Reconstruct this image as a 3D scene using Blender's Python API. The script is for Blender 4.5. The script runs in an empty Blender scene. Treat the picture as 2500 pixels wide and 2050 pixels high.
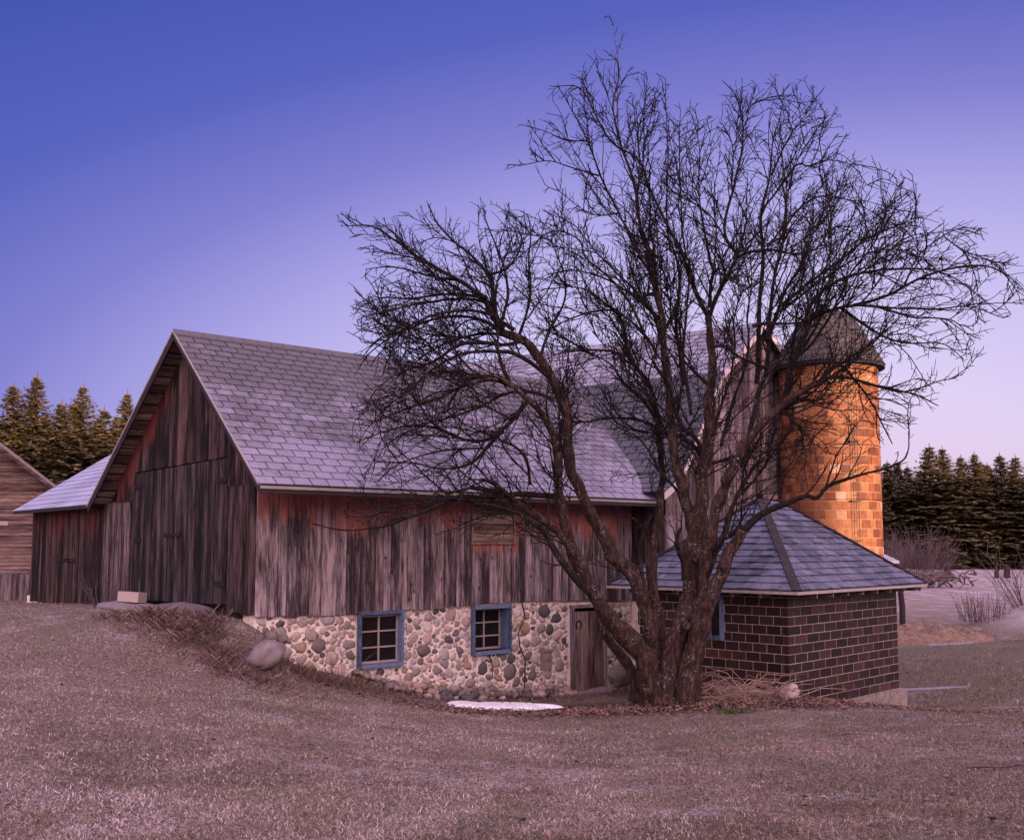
import bpy, math, random
import numpy as np
from mathutils import Vector, noise

# ---------------------------------------------------------------- camera, sky, sun, exposure
scene = bpy.context.scene
COL = scene.collection
PITCH = math.radians(5.0)
FPX, CXP = 2527.0, 1250.0
CYP = 1330.0 - FPX * math.tan(PITCH)
cam_data = bpy.data.cameras.new("camera")
cam = bpy.data.objects.new("camera", cam_data)
COL.objects.link(cam)
cam.location = (0, 0, 0)
cam.rotation_euler = (math.radians(90) + PITCH, 0, 0)
cam_data.sensor_width = 36.0
cam_data.lens = FPX / 2500.0 * 36.0
cam_data.shift_y = (CYP - 1025.0) / 2500.0
cam_data.clip_end = 3000.0
scene.camera = cam

SUN_EL = math.radians(6.0)
SUN_AZ = Vector((0.507, -0.862, 0.0))            # horizontal direction towards the sun
HX, HY = -0.507, 0.862                           # along the light
QX, QY = 0.862, 0.507                            # across the light
sun_data = bpy.data.lights.new("sun", 'SUN')
sun_data.energy = 4.6
sun_data.angle = math.radians(0.5)
sun_data.color = (1.0, 0.63, 0.38)
sun = bpy.data.objects.new("sun", sun_data)
COL.objects.link(sun)
_t = Vector((HX * math.cos(SUN_EL), HY * math.cos(SUN_EL), -math.sin(SUN_EL)))
sun.rotation_euler = _t.to_track_quat('-Z', 'Y').to_euler()

scene.view_settings.view_transform = 'Standard'
scene.view_settings.look = 'None'
scene.view_settings.exposure = 1.0
scene.view_settings.gamma = 1.0


def nn(nt, typ, **kw):
    n = nt.nodes.new(typ)
    for k, v in kw.items():
        setattr(n, k, v)
    return n


def setin(nt, sock, val):
    if isinstance(val, bpy.types.NodeSocket):
        nt.links.new(val, sock)
    elif isinstance(val, (tuple, list)) and len(val) == 3 and sock.type == 'RGBA':
        sock.default_value = (*val, 1.0)
    else:
        sock.default_value = val


def fmath(nt, op, a, b=0.0, c=0.0, clamp=False):
    n = nn(nt, 'ShaderNodeMath', operation=op, use_clamp=clamp)
    setin(nt, n.inputs[0], a)
    setin(nt, n.inputs[1], b)
    setin(nt, n.inputs[2], c)
    return n.outputs[0]


def sstep(nt, x, lo, hi):
    n = nn(nt, 'ShaderNodeMapRange', interpolation_type='SMOOTHSTEP')
    setin(nt, n.inputs[0], x)
    n.inputs[1].default_value = lo
    n.inputs[2].default_value = hi
    return n.outputs[0]


def cmix(nt, f, a, b, mode='MIX'):
    n = nn(nt, 'ShaderNodeMix', data_type='RGBA', blend_type=mode, clamp_factor=True)
    setin(nt, n.inputs[0], f)
    setin(nt, n.inputs[6], a)
    setin(nt, n.inputs[7], b)
    return n.outputs[2]


def ramp(nt, f, stops, interp='LINEAR'):
    n = nn(nt, 'ShaderNodeValToRGB')
    n.color_ramp.interpolation = interp
    e = n.color_ramp.elements
    while len(e) < len(stops):
        e.new(0.5)
    for el, (p, c) in zip(e, stops):
        el.position = p
        el.color = (*c, 1.0) if len(c) == 3 else c
    setin(nt, n.inputs[0], f)
    return n.outputs[0]


def vscale(nt, vec, s, off=None):
    n = nn(nt, 'ShaderNodeVectorMath', operation='MULTIPLY')
    setin(nt, n.inputs[0], vec)
    n.inputs[1].default_value = s
    o = n.outputs[0]
    if off is not None:
        m = nn(nt, 'ShaderNodeVectorMath', operation='ADD')
        nt.links.new(o, m.inputs[0])
        setin(nt, m.inputs[1], off)
        o = m.outputs[0]
    return o


def noise_tex(nt, vec, scale, detail=4.0, rough=0.55):
    n = nn(nt, 'ShaderNodeTexNoise')
    setin(nt, n.inputs['Vector'], vec)
    n.inputs['Scale'].default_value = scale
    n.inputs['Detail'].default_value = detail
    n.inputs['Roughness'].default_value = rough
    return n.outputs[0]


# the sky: dusk gradient round a pale glow low over the barn, pink on the sun's side
world = bpy.data.worlds.new("World")
scene.world = world
world.use_nodes = True
wt = world.node_tree
wt.nodes.clear()
w_out = nn(wt, 'ShaderNodeOutputWorld')
w_bg = nn(wt, 'ShaderNodeBackground')
wt.links.new(w_bg.outputs[0], w_out.inputs[0])
w_tc = nn(wt, 'ShaderNodeTexCoord')
w_sep = nn(wt, 'ShaderNodeSeparateXYZ')
wt.links.new(w_tc.outputs['Generated'], w_sep.inputs[0])
sx, sy, sz = w_sep.outputs
el_ = fmath(wt, 'MULTIPLY', fmath(wt, 'ARCSINE', sz), 57.2958)
az_ = fmath(wt, 'MULTIPLY', fmath(wt, 'ARCTAN2', sx, sy), 57.2958)
daz = fmath(wt, 'MULTIPLY', fmath(wt, 'ABSOLUTE', fmath(wt, 'SUBTRACT', az_, 15.0)), 0.50)
del_ = fmath(wt, 'SUBTRACT', el_, 1.0)
dist = fmath(wt, 'SQRT', fmath(wt, 'ADD', fmath(wt, 'MULTIPLY', daz, daz), fmath(wt, 'MULTIPLY', del_, del_)))
sky_c = ramp(wt, fmath(wt, 'DIVIDE', dist, 60.0), [
    (0.0, (0.84, 0.66, 0.92)), (0.13, (0.78, 0.67, 0.97)), (0.22, (0.62, 0.55, 0.93)), (0.30, (0.42, 0.38, 0.82)),
    (0.37, (0.225, 0.215, 0.66)), (0.45, (0.100, 0.125, 0.54)), (0.60, (0.032, 0.068, 0.40)), (1.0, (0.02, 0.05, 0.30))])
pink = fmath(wt, 'MULTIPLY', sstep(wt, el_, 9.0, 0.0), sstep(wt, az_, -40.0, 25.0))
sky_c = cmix(wt, fmath(wt, 'MULTIPLY', pink, 0.75), sky_c, (0.84, 0.60, 0.78))
back = fmath(wt, 'ADD', fmath(wt, 'MULTIPLY', sx, 0.30), fmath(wt, 'MULTIPLY', sy, -0.95))
backf = fmath(wt, 'MULTIPLY', sstep(wt, back, -0.25, 0.75), sstep(wt, el_, -5.0, 12.0))
sky_c = cmix(wt, backf, sky_c, (4.3, 3.0, 3.25))
top = sstep(wt, el_, 34.0, 62.0)
sky_c = cmix(wt, top, sky_c, (2.0, 1.62, 2.35))
nish = nn(wt, 'ShaderNodeTexSky', sky_type='NISHITA')
nish.sun_disc = False
nish.sun_elevation = SUN_EL
nish.sun_rotation = math.atan2(0.507, -0.862)
ns = nn(wt, 'ShaderNodeVectorMath', operation='SCALE')
wt.links.new(nish.outputs[0], ns.inputs[0])
ns.inputs['Scale'].default_value = 0.10
sky_c = cmix(wt, 0.06, sky_c, ns.outputs[0])
wt.links.new(sky_c, w_bg.inputs['Color'])
w_bg.inputs['Strength'].default_value = 0.5


# ---------------------------------------------------------------- pixel helpers (measuring only)
cp, sp_ = math.cos(PITCH), math.sin(PITCH)


def project(x, y, z):
    d = y * cp + z * sp_
    up = -y * sp_ + z * cp
    return CXP + FPX * x / d, CYP - FPX * up / d


def ray(px, py):
    a = (px - CXP) / FPX
    b = -(py - CYP) / FPX
    return a, cp - b * sp_, sp_ + b * cp


def at_y(px, py, Y):
    r = ray(px, py)
    k = Y / r[1]
    return Vector((r[0] * k, Y, r[2] * k))


# ---------------------------------------------------------------- mesh builder
class MB:
    def __init__(self):
        self.v, self.f, self.c = [], [], []

    def add(self, verts, faces, tint=(0.5, 0.5, 0.5)):
        b = len(self.v)
        self.v.extend(tuple(p) for p in verts)
        self.f.extend(tuple(i + b for i in fc) for fc in faces)
        if isinstance(tint, list):
            self.c.extend(tint)
        else:
            self.c.extend([tint] * len(verts))

    def box(self, x0, x1, y0, y1, z0, z1, tint=(0.5, 0.5, 0.5)):
        self.hexa([(x0, y0, z0), (x1, y0, z0), (x1, y1, z0), (x0, y1, z0),
                   (x0, y0, z1), (x1, y0, z1), (x1, y1, z1), (x0, y1, z1)], tint)

    def hexa(self, p, tint=(0.5, 0.5, 0.5)):
        self.add(p, [(0, 3, 2, 1), (4, 5, 6, 7), (0, 1, 5, 4), (1, 2, 6, 5), (2, 3, 7, 6), (3, 0, 4, 7)], tint)

    def bar(self, a, b, w, h, up=(0, 0, 1), tint=(0.5, 0.5, 0.5)):
        a, b = Vector(a), Vector(b)
        t = (b - a).normalized()
        s = t.cross(Vector(up))
        if s.length < 1e-4:
            s = t.cross(Vector((1, 0, 0)))
        s.normalize()
        n = s.cross(t)
        s, n = s * w / 2, n * h / 2
        self.hexa([a - s - n, b - s - n, b + s - n, a + s - n, a - s + n, b - s + n, b + s + n, a + s + n], tint)

    def tube(self, pts, radii, n=8, tint=(0.5, 0.5, 0.5), cap=True, jit=0.0, seed=0):
        pts = [Vector(p) for p in pts]
        rings = []
        t0 = (pts[1] - pts[0]).normalized()
        ref = t0.orthogonal().normalized()
        V = []
        for i, p in enumerate(pts):
            t = (pts[min(i + 1, len(pts) - 1)] - pts[max(i - 1, 0)]).normalized()
            ref = (ref - t * ref.dot(t))
            if ref.length < 1e-5:
                ref = t.orthogonal()
            ref.normalize()
            bi = t.cross(ref)
            for k in range(n):
                a = 2 * math.pi * k / n
                r = radii[i]
                d = ref * math.cos(a) + bi * math.sin(a)
                if jit:
                    q = p + d * r
                    r *= 1 + jit * noise.noise((q * 3.1) + Vector((seed, 0, 0))) + jit * 0.6 * noise.noise(q * 9.0)
                V.append(p + d * r)
        F = []
        for i in range(len(pts) - 1):
            for k in range(n):
                a, b = i * n + k, i * n + (k + 1) % n
                F.append((a, b, b + n, a + n))
        if cap:
            F.append(tuple(range(n - 1, -1, -1)))
            F.append(tuple((len(pts) - 1) * n + k for k in range(n)))
        self.add(V, F, tint)

    def mesh(self, name, smooth=False):
        me = bpy.data.meshes.new(name)
        me.from_pydata(self.v, [], self.f)
        at = me.color_attributes.new("tint", 'FLOAT_COLOR', 'POINT')
        arr = np.ones((len(self.v), 4), dtype=np.float32)
        arr[:, :3] = np.array(self.c, dtype=np.float32).reshape(-1, 3)
        at.data.foreach_set("color", arr.ravel())
        if smooth:
            me.polygons.foreach_set("use_smooth", [True] * len(me.polygons))
        me.update()
        return me

    def build(self, name, mat, parent=None, smooth=False):
        me = self.mesh(name, smooth)
        me.materials.append(mat)
        o = bpy.data.objects.new(name, me)
        COL.objects.link(o)
        if parent is not None:
            o.parent = parent
        return o


def empty(name, label, cat, loc=(0, 0, 0), rz=0.0, group=None):
    o = bpy.data.objects.new(name, None)
    COL.objects.link(o)
    o.location = loc
    o.rotation_euler = (0, 0, rz)
    return tag(o, label, cat, group)


def tag(o, label=None, cat=None, group=None, kind=None):
    if label:
        o['label'] = label
    if cat:
        o['category'] = cat
    if group:
        o['group'] = group
    if kind:
        o['kind'] = kind
    return o


def copy_tree(o, parent=None):
    c = o.copy()
    COL.objects.link(c)
    c.parent = parent
    for ch in list(o.children):
        if ch.name in COL.objects:
            copy_tree(ch, c)
    return c


# ---------------------------------------------------------------- materials
def new_mat(name):
    m = bpy.data.materials.new(name)
    m.use_nodes = True
    nt = m.node_tree
    nt.nodes.clear()
    out = nn(nt, 'ShaderNodeOutputMaterial')
    b = nn(nt, 'ShaderNodeBsdfPrincipled')
    nt.links.new(b.outputs[0], out.inputs[0])
    return m, nt, b


def obj_vec(nt):
    return nn(nt, 'ShaderNodeTexCoord').outputs['Object']


def tint_ch(nt):
    a = nn(nt, 'ShaderNodeAttribute', attribute_name='tint')
    s = nn(nt, 'ShaderNodeSeparateColor')
    nt.links.new(a.outputs['Color'], s.inputs[0])
    return s.outputs, a.outputs['Color']


def bump(nt, b, h, strength=0.4, dist=0.02):
    n = nn(nt, 'ShaderNodeBump')
    n.inputs['Strength'].default_value = strength
    n.inputs['Distance'].default_value = dist
    setin(nt, n.inputs['Height'], h)
    nt.links.new(n.outputs[0], b.inputs['Normal'])


def mat_simple(name, col, rough=0.7, metal=0.0, var=0.25, scale=8.0, bstr=0.15):
    m, nt, b = new_mat(name)
    v = obj_vec(nt)
    (r, g, bl), _ = tint_ch(nt)
    n1 = noise_tex(nt, v, scale, 6.0, 0.65)
    f = fmath(nt, 'ADD', fmath(nt, 'MULTIPLY', n1, 0.7), fmath(nt, 'MULTIPLY', r, 0.3))
    lo = tuple(c * (1 - var * 1.6) for c in col)
    hi = tuple(min(1, c * (1 + var * 1.6)) for c in col)
    c = ramp(nt, f, [(0.25, lo), (0.75, hi)])
    nt.links.new(c, b.inputs['Base Color'])
    b.inputs['Roughness'].default_value = rough
    b.inputs['Metallic'].default_value = metal
    b.inputs['Specular IOR Level'].default_value = 0.2
    bump(nt, b, n1, bstr, 0.02)
    return m


def mat_wood(name, dark, light, axis='z', red=None, redcol=(0.30, 0.050, 0.034), bright=1.0, knots=True, stain=0.6):
    """weathered boards; red = function(nt, x, y, z) giving a paint mask"""
    m, nt, b = new_mat(name)
    v = obj_vec(nt)
    (r, g, bl), tc = tint_ch(nt)
    off = vscale(nt, tc, (37.0, 53.0, 71.0))
    sc = (26.0, 26.0, 2.2) if axis == 'z' else ((2.2, 26.0, 26.0) if axis == 'x' else (26.0, 2.2, 26.0))
    gv = vscale(nt, v, sc, off)
    grain = noise_tex(nt, gv, 1.6, 6.0, 0.62)
    sc2 = (5.0, 5.0, 0.85) if axis == 'z' else ((0.55, 5.0, 5.0) if axis == 'x' else (5.0, 0.55, 5.0))
    blot = noise_tex(nt, vscale(nt, v, sc2, off), 1.0, 4.0, 0.6)
    f = fmath(nt, 'ADD', fmath(nt, 'MULTIPLY', grain, 0.75), fmath(nt, 'MULTIPLY', fmath(nt, 'SUBTRACT', r, 0.5), 0.26))
    f = fmath(nt, 'ADD', f, fmath(nt, 'MULTIPLY', fmath(nt, 'SUBTRACT', blot, 0.5), stain))
    sc3 = (14.0, 14.0, 1.0) if axis == 'z' else ((0.45, 13.0, 13.0) if axis == 'x' else (13.0, 0.45, 13.0))
    med = noise_tex(nt, vscale(nt, v, sc3, off), 1.0, 3.0, 0.6)
    f = fmath(nt, 'ADD', f, fmath(nt, 'MULTIPLY', fmath(nt, 'SUBTRACT', med, 0.5), 0.85))
    mid = tuple(0.55 * a + 0.45 * c for a, c in zip(dark, light))
    c = ramp(nt, f, [(0.12, tuple(k * 0.35 for k in dark)), (0.30, dark), (0.46, mid), (0.62, light), (0.85, tuple(min(1, k * 1.35) for k in light))])
    # brownish / bluish shift per board
    c = cmix(nt, fmath(nt, 'MULTIPLY', g, 0.35), c, cmix(nt, 1.0, c, (1.12, 0.92, 0.80), 'MULTIPLY'))
    if red is not None:
        sep = nn(nt, 'ShaderNodeSeparateXYZ')
        nt.links.new(v, sep.inputs[0])
        mk = red(nt, *sep.outputs)
        streak = noise_tex(nt, vscale(nt, v, (9.0, 9.0, 1.4) if axis == 'z' else (1.4, 9.0, 9.0), off), 1.3, 5.0, 0.7)
        amp = fmath(nt, 'MULTIPLY', mk, 3.0, clamp=True)
        mk = fmath(nt, 'ADD', mk, fmath(nt, 'MULTIPLY', amp, fmath(nt, 'MULTIPLY', fmath(nt, 'SUBTRACT', streak, 0.5), 1.9)))
        mk = fmath(nt, 'ADD', mk, fmath(nt, 'MULTIPLY', amp, fmath(nt, 'MULTIPLY', fmath(nt, 'SUBTRACT', bl, 0.5), 0.45)))
        mk = sstep(nt, mk, 0.46, 0.86)
        rc = cmix(nt, grain, tuple(k * 0.55 for k in redcol), tuple(k * 1.5 for k in redcol))
        c = cmix(nt, fmath(nt, 'MULTIPLY', mk, fmath(nt, 'ADD', 0.45, fmath(nt, 'MULTIPLY', med, 0.7)), clamp=True), c, rc)
    if knots:
        vo = nn(nt, 'ShaderNodeTexVoronoi', feature='F1', voronoi_dimensions='2D')
        ks = nn(nt, 'ShaderNodeSeparateXYZ')
        nt.links.new(v, ks.inputs[0])
        kc = nn(nt, 'ShaderNodeCombineXYZ')
        setin(nt, kc.inputs[0], fmath(nt, 'MULTIPLY', fmath(nt, 'ADD', ks.outputs[0], ks.outputs[1]), 2.7))
        setin(nt, kc.inputs[1], fmath(nt, 'MULTIPLY', ks.outputs[2], 1.9))
        nt.links.new(kc.outputs[0], vo.inputs['Vector'])
        vo.inputs['Scale'].default_value = 1.0
        k = fmath(nt, 'MULTIPLY', sstep(nt, vo.outputs['Distance'], 0.10, 0.04), sstep(nt, noise_tex(nt, v, 1.9, 2.0), 0.46, 0.56))
        c = cmix(nt, fmath(nt, 'MULTIPLY', k, 0.85), c, (0.018, 0.010, 0.010))
    if bright != 1.0:
        c = cmix(nt, 1.0, c, (bright, bright, bright), 'MULTIPLY')
    nt.links.new(c, b.inputs['Base Color'])
    b.inputs['Roughness'].default_value = 0.88
    b.inputs['Specular IOR Level'].default_value = 0.25
    bump(nt, b, grain, 0.55, 0.012)
    return m


def red_long(nt, x, y, z):          # paint that survived under the long eave and below the shutter
    n = noise_tex(nt, obj_vec(nt), 0.8, 3.0)
    a = sstep(nt, fmath(nt, 'ADD', z, fmath(nt, 'MULTIPLY', fmath(nt, 'SUBTRACT', n, 0.5), 1.0)), -0.25, 1.05)
    far = fmath(nt, 'MULTIPLY', fmath(nt, 'MULTIPLY', sstep(nt, x, 3.2, 8.0), sstep(nt, z, -0.7, 0.9)), 0.45)
    sh = fmath(nt, 'MULTIPLY', fmath(nt, 'MULTIPLY', sstep(nt, x, 4.6, 4.8), sstep(nt, x, 6.25, 6.0)),
               fmath(nt, 'MULTIPLY', sstep(nt, z, -0.32, -0.05), 0.75))
    return fmath(nt, 'MAXIMUM', fmath(nt, 'ADD', a, far), sh)


def red_gable(nt, x, y, z):         # paint kept dry by the left overhang of the gable
    roof = fmath(nt, 'SUBTRACT', 4.283, fmath(nt, 'MULTIPLY', fmath(nt, 'SUBTRACT', y, 2.962), 0.695))
    d = fmath(nt, 'SUBTRACT', roof, z)
    a = fmath(nt, 'MULTIPLY', sstep(nt, d, 1.15, 0.25), fmath(nt, 'MULTIPLY', sstep(nt, y, 3.2, 4.6), sstep(nt, y, 7.9, 7.3)))
    lean = fmath(nt, 'MULTIPLY', sstep(nt, y, 6.6, 8.6), fmath(nt, 'MULTIPLY', sstep(nt, z, -0.55, 0.9), 0.8))
    return fmath(nt, 'MULTIPLY', fmath(nt, 'MAXIMUM', a, lean), 0.85)


M = {}
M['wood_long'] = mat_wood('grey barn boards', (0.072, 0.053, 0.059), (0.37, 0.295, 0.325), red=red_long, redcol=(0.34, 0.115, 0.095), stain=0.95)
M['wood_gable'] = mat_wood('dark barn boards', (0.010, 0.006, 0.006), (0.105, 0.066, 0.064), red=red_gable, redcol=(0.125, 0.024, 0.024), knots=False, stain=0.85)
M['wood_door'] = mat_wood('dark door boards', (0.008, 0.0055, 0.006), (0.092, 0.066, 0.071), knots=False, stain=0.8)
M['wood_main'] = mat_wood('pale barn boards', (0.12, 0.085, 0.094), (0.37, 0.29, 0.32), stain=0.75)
M['wood_brown'] = mat_wood('brown door boards', (0.13, 0.080, 0.073), (0.33, 0.235, 0.22), stain=0.6, knots=False)
M['wood_shutter'] = mat_wood('bleached shutter boards', (0.15, 0.095, 0.075), (0.40, 0.30, 0.25), axis='x', stain=0.7, knots=False)
M['wood_soffit'] = mat_wood('bare roof boards', (0.12, 0.08, 0.065), (0.34, 0.25, 0.215), axis='x', stain=0.5)
M['wood_siding'] = mat_wood('bleached siding', (0.075, 0.043, 0.040), (0.255, 0.170, 0.160), axis='x', stain=0.6, knots=False)
M['wood_skirt'] = mat_wood('grey skirting boards', (0.11, 0.082, 0.088), (0.29, 0.235, 0.26), stain=0.6, knots=False)
M['dark'] = mat_simple('dark interior', (0.006, 0.005, 0.006), 0.9)
M['trim'] = mat_simple('pale trim', (0.34, 0.285, 0.27), 0.6, var=0.2)
M['rake'] = mat_simple('white rake board', (0.62, 0.50, 0.50), 0.6, var=0.15)
M['black_trim'] = mat_simple('black trim', (0.035, 0.030, 0.036), 0.6)
M['blue'] = mat_simple('blue paint', (0.105, 0.140, 0.235), 0.65, var=0.5, scale=16.0)
M['muntin'] = mat_simple('grey sash', (0.36, 0.28, 0.27), 0.6, var=0.15)
M['iron'] = mat_simple('old iron', (0.030, 0.022, 0.022), 0.55, 0.4)
M['concrete'] = mat_simple('rough concrete', (0.24, 0.185, 0.172), 0.9, var=0.3, scale=7.0, bstr=0.5)
M['block'] = mat_simple('cinder block', (0.40, 0.31, 0.28), 0.9, var=0.2, scale=25.0, bstr=0.4)
M['mortar'] = mat_simple('stone wall mortar', (0.82, 0.63, 0.56), 0.95, var=0.24, scale=7.0, bstr=0.6)
M['deck'] = mat_simple('roof underlay', (0.020, 0.018, 0.024), 0.9)
M['white'] = mat_simple('white paint', (0.70, 0.62, 0.62), 0.6, var=0.1)
M['cap'] = mat_simple('rusty ridge cap', (0.026, 0.017, 0.018), 0.6)
M['straw'] = mat_simple('straw', (0.19, 0.120, 0.092), 0.9, var=0.45, scale=9.0, bstr=0.8)
M['stick'] = mat_simple('dead stems', (0.22, 0.14, 0.118), 0.9, var=0.4)
M['twig'] = mat_simple('shrub twigs', (0.105, 0.072, 0.075), 0.9, var=0.4)
M['post'] = mat_simple('dark post', (0.035, 0.022, 0.022), 0.9)


def mat_glass():
    m, nt, b = new_mat('old window glass')
    n1 = noise_tex(nt, obj_vec(nt), 5.0, 3.0)
    c = cmix(nt, n1, (0.006, 0.005, 0.006), (0.020, 0.016, 0.017))
    nt.links.new(c, b.inputs['Base Color'])
    b.inputs['Roughness'].default_value = 0.22
    b.inputs['Specular IOR Level'].default_value = 0.25
    bump(nt, b, n1, 0.05, 0.05)
    return m


M['glass'] = mat_glass()


def mat_shingle(name, base, frost, amount=0.5, rough=0.75, zfrost=None):
    m, nt, b = new_mat(name)
    v = obj_vec(nt)
    (r, g, bl), _ = tint_ch(nt)
    gr = noise_tex(nt, v, 90.0, 3.0, 0.7)
    big = noise_tex(nt, v, 0.7, 5.0, 0.6)
    mid = noise_tex(nt, v, 6.0, 4.0, 0.6)
    f = fmath(nt, 'ADD', fmath(nt, 'MULTIPLY', big, 0.8), fmath(nt, 'MULTIPLY', r, 0.16))
    f = fmath(nt, 'ADD', f, fmath(nt, 'MULTIPLY', mid, 0.50))
    if zfrost:
        zs = nn(nt, 'ShaderNodeSeparateXYZ')
        nt.links.new(v, zs.inputs[0])
        f = fmath(nt, 'ADD', f, fmath(nt, 'MULTIPLY', fmath(nt, 'SUBTRACT', zfrost, zs.outputs[2]), 0.16))
    fr = sstep(nt, f, 0.75 - amount * 0.5, 1.15 - amount * 0.4)
    c = cmix(nt, fr, base, frost)
    c = cmix(nt, 1.0, c, ramp(nt, gr, [(0.3, (0.78, 0.78, 0.78)), (0.7, (1.2, 1.2, 1.2))]), 'MULTIPLY')
    k = fmath(nt, 'ADD', 0.92, fmath(nt, 'MULTIPLY', g, 0.16))
    kk = nn(nt, 'ShaderNodeCombineXYZ')
    for i in range(3):
        nt.links.new(k, kk.inputs[i])
    c = cmix(nt, 1.0, c, kk.outputs[0], 'MULTIPLY')
    nt.links.new(c, b.inputs['Base Color'])
    b.inputs['Roughness'].default_value = rough
    bump(nt, b, gr, 0.3, 0.004)
    return m


M['shingle_barn'] = mat_shingle('frosted grey shingles', (0.078, 0.064, 0.078), (0.235, 0.208, 0.29), 0.46, zfrost=2.4)
M['shingle_main'] = mat_shingle('grey shingles', (0.095, 0.090, 0.125), (0.27, 0.25, 0.335), 0.55)
M['shingle_steep_shade'] = mat_shingle('shingles with painted shade', (0.055, 0.052, 0.070), (0.100, 0.094, 0.126), 0.3)  # less frost and a darker base stand in for the steep slopes' shade
M['shingle_house'] = mat_shingle('slate blue shingles', (0.040, 0.041, 0.068), (0.150, 0.147, 0.225), 0.42)
M['shingle_frost'] = mat_shingle('thick frost on shingles', (0.19, 0.20, 0.30), (0.30, 0.295, 0.41), 0.7)
M['shingle_silo'] = mat_shingle('brown shingles', (0.016, 0.011, 0.014), (0.040, 0.028, 0.034), 0.4)


def mat_stone():
    m, nt, b = new_mat('fieldstones')
    v = obj_vec(nt)
    (r, g, bl), _ = tint_ch(nt)
    c = ramp(nt, r, [(0.0, (0.085, 0.075, 0.085)), (0.07, (0.16, 0.125, 0.12)), (0.16, (0.26, 0.20, 0.19)), (0.30, (0.36, 0.27, 0.255)),
                     (0.50, (0.47, 0.335, 0.305)), (0.66, (0.34, 0.23, 0.165)), (0.76, (0.40, 0.33, 0.33)), (0.90, (0.60, 0.50, 0.49))], 'CONSTANT')
    n1 = noise_tex(nt, v, 22.0, 5.0, 0.7)
    n2 = noise_tex(nt, v, 70.0, 3.0, 0.7)
    c = cmix(nt, 1.0, c, ramp(nt, n1, [(0.3, (0.65, 0.65, 0.65)), (0.7, (1.3, 1.3, 1.3))]), 'MULTIPLY')
    c = cmix(nt, fmath(nt, 'MULTIPLY', sstep(nt, n2, 0.6, 0.75), 0.4), c, (0.55, 0.45, 0.42))
    nt.links.new(c, b.inputs['Base Color'])
    b.inputs['Roughness'].default_value = 0.85
    bump(nt, b, n1, 0.5, 0.015)
    return m


M['stone'] = mat_stone()
M['boulder'] = mat_simple('grey boulder', (0.185, 0.145, 0.155), 0.9, var=0.35, scale=5.0, bstr=0.7)
M['boulder_pale'] = mat_simple('pale boulder', (0.44, 0.34, 0.32), 0.9, var=0.25, scale=6.0, bstr=0.6)


def mat_tile(name, stops, rough, mort=False, coat=0.3, var=0.6):
    m, nt, b = new_mat(name)
    v = obj_vec(nt)
    (r, g, bl), _ = tint_ch(nt)
    c = ramp(nt, r, stops)
    n1 = noise_tex(nt, v, 7.0, 5.0, 0.65)
    c = cmix(nt, 1.0, c, ramp(nt, n1, [(0.3, (1 - var * .5,) * 3), (0.7, (1 + var * .5,) * 3)]), 'MULTIPLY')
    nt.links.new(c, b.inputs['Base Color'])
    b.inputs['Specular IOR Level'].default_value = 0.22
    b.inputs['Roughness'].default_value = rough
    b.inputs['Coat Weight'].default_value = coat
    b.inputs['Coat Roughness'].default_value = 0.3
    bump(nt, b, n1, 0.12, 0.02)
    return m


M['tile_orange'] = mat_tile('orange glazed tile', [(0.0, (0.085, 0.028, 0.014)), (0.15, (0.135, 0.043, 0.019)), (0.5, (0.205, 0.073, 0.031)), (0.9, (0.28, 0.115, 0.052)), (1.0, (0.36, 0.22, 0.16))], 0.62, coat=0.0)
M['tile_brown'] = mat_tile('brown glazed block', [(0.0, (0.012, 0.006, 0.006)), (0.5, (0.025, 0.0115, 0.0105)), (0.85, (0.040, 0.018, 0.0145)), (1.0, (0.062, 0.028, 0.019))], 0.6, coat=0.04)
M['mortar_house'] = mat_simple('pale block mortar', (0.40, 0.30, 0.28), 0.95, var=0.35)
M['mortar_silo'] = mat_simple('silo mortar', (0.30, 0.215, 0.175), 0.95, var=0.25)


def mat_bark(name, dark, light, lichen=0.5):
    m, nt, b = new_mat(name)
    v = obj_vec(nt)
    n1 = noise_tex(nt, vscale(nt, v, (1, 1, 0.30)), 17.0, 6.0, 0.72)
    n2 = noise_tex(nt, v, 4.0, 5.0, 0.65)
    n3 = noise_tex(nt, v, 30.0, 4.0, 0.6)
    c = ramp(nt, n1, [(0.32, tuple(k * 0.35 for k in dark)), (0.5, dark), (0.72, light)])
    lf = fmath(nt, 'MULTIPLY', sstep(nt, n2, 0.50, 0.66), sstep(nt, n3, 0.52, 0.62))
    c = cmix(nt, fmath(nt, 'MULTIPLY', lf, lichen), c, (0.33, 0.30, 0.30))
    nt.links.new(c, b.inputs['Base Color'])
    b.inputs['Roughness'].default_value = 0.95
    b.inputs['Specular IOR Level'].default_value = 0.2
    bump(nt, b, fmath(nt, 'ADD', n1, fmath(nt, 'MULTIPLY', lf, 0.4)), 1.0, 0.05)
    return m


M['bark'] = mat_bark('apple bark', (0.034, 0.018, 0.015), (0.145, 0.078, 0.064), 0.9)
M['branch'] = mat_bark('apple twig bark', (0.015, 0.010, 0.010), (0.048, 0.031, 0.030), 0.55)
M['spruce_trunk'] = mat_bark('spruce bark', (0.06, 0.04, 0.035), (0.12, 0.08, 0.07), 0.2)


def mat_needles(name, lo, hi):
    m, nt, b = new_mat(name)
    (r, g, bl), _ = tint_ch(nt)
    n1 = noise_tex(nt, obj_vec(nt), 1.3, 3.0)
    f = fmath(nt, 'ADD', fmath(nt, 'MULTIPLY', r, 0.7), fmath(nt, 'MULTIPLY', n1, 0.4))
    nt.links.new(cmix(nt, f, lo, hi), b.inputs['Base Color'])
    b.inputs['Roughness'].default_value = 0.8
    b.inputs['Specular IOR Level'].default_value = 0.2
    return m


M['needles'] = mat_needles('spruce needles', (0.026, 0.026, 0.020), (0.165, 0.122, 0.054))


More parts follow.
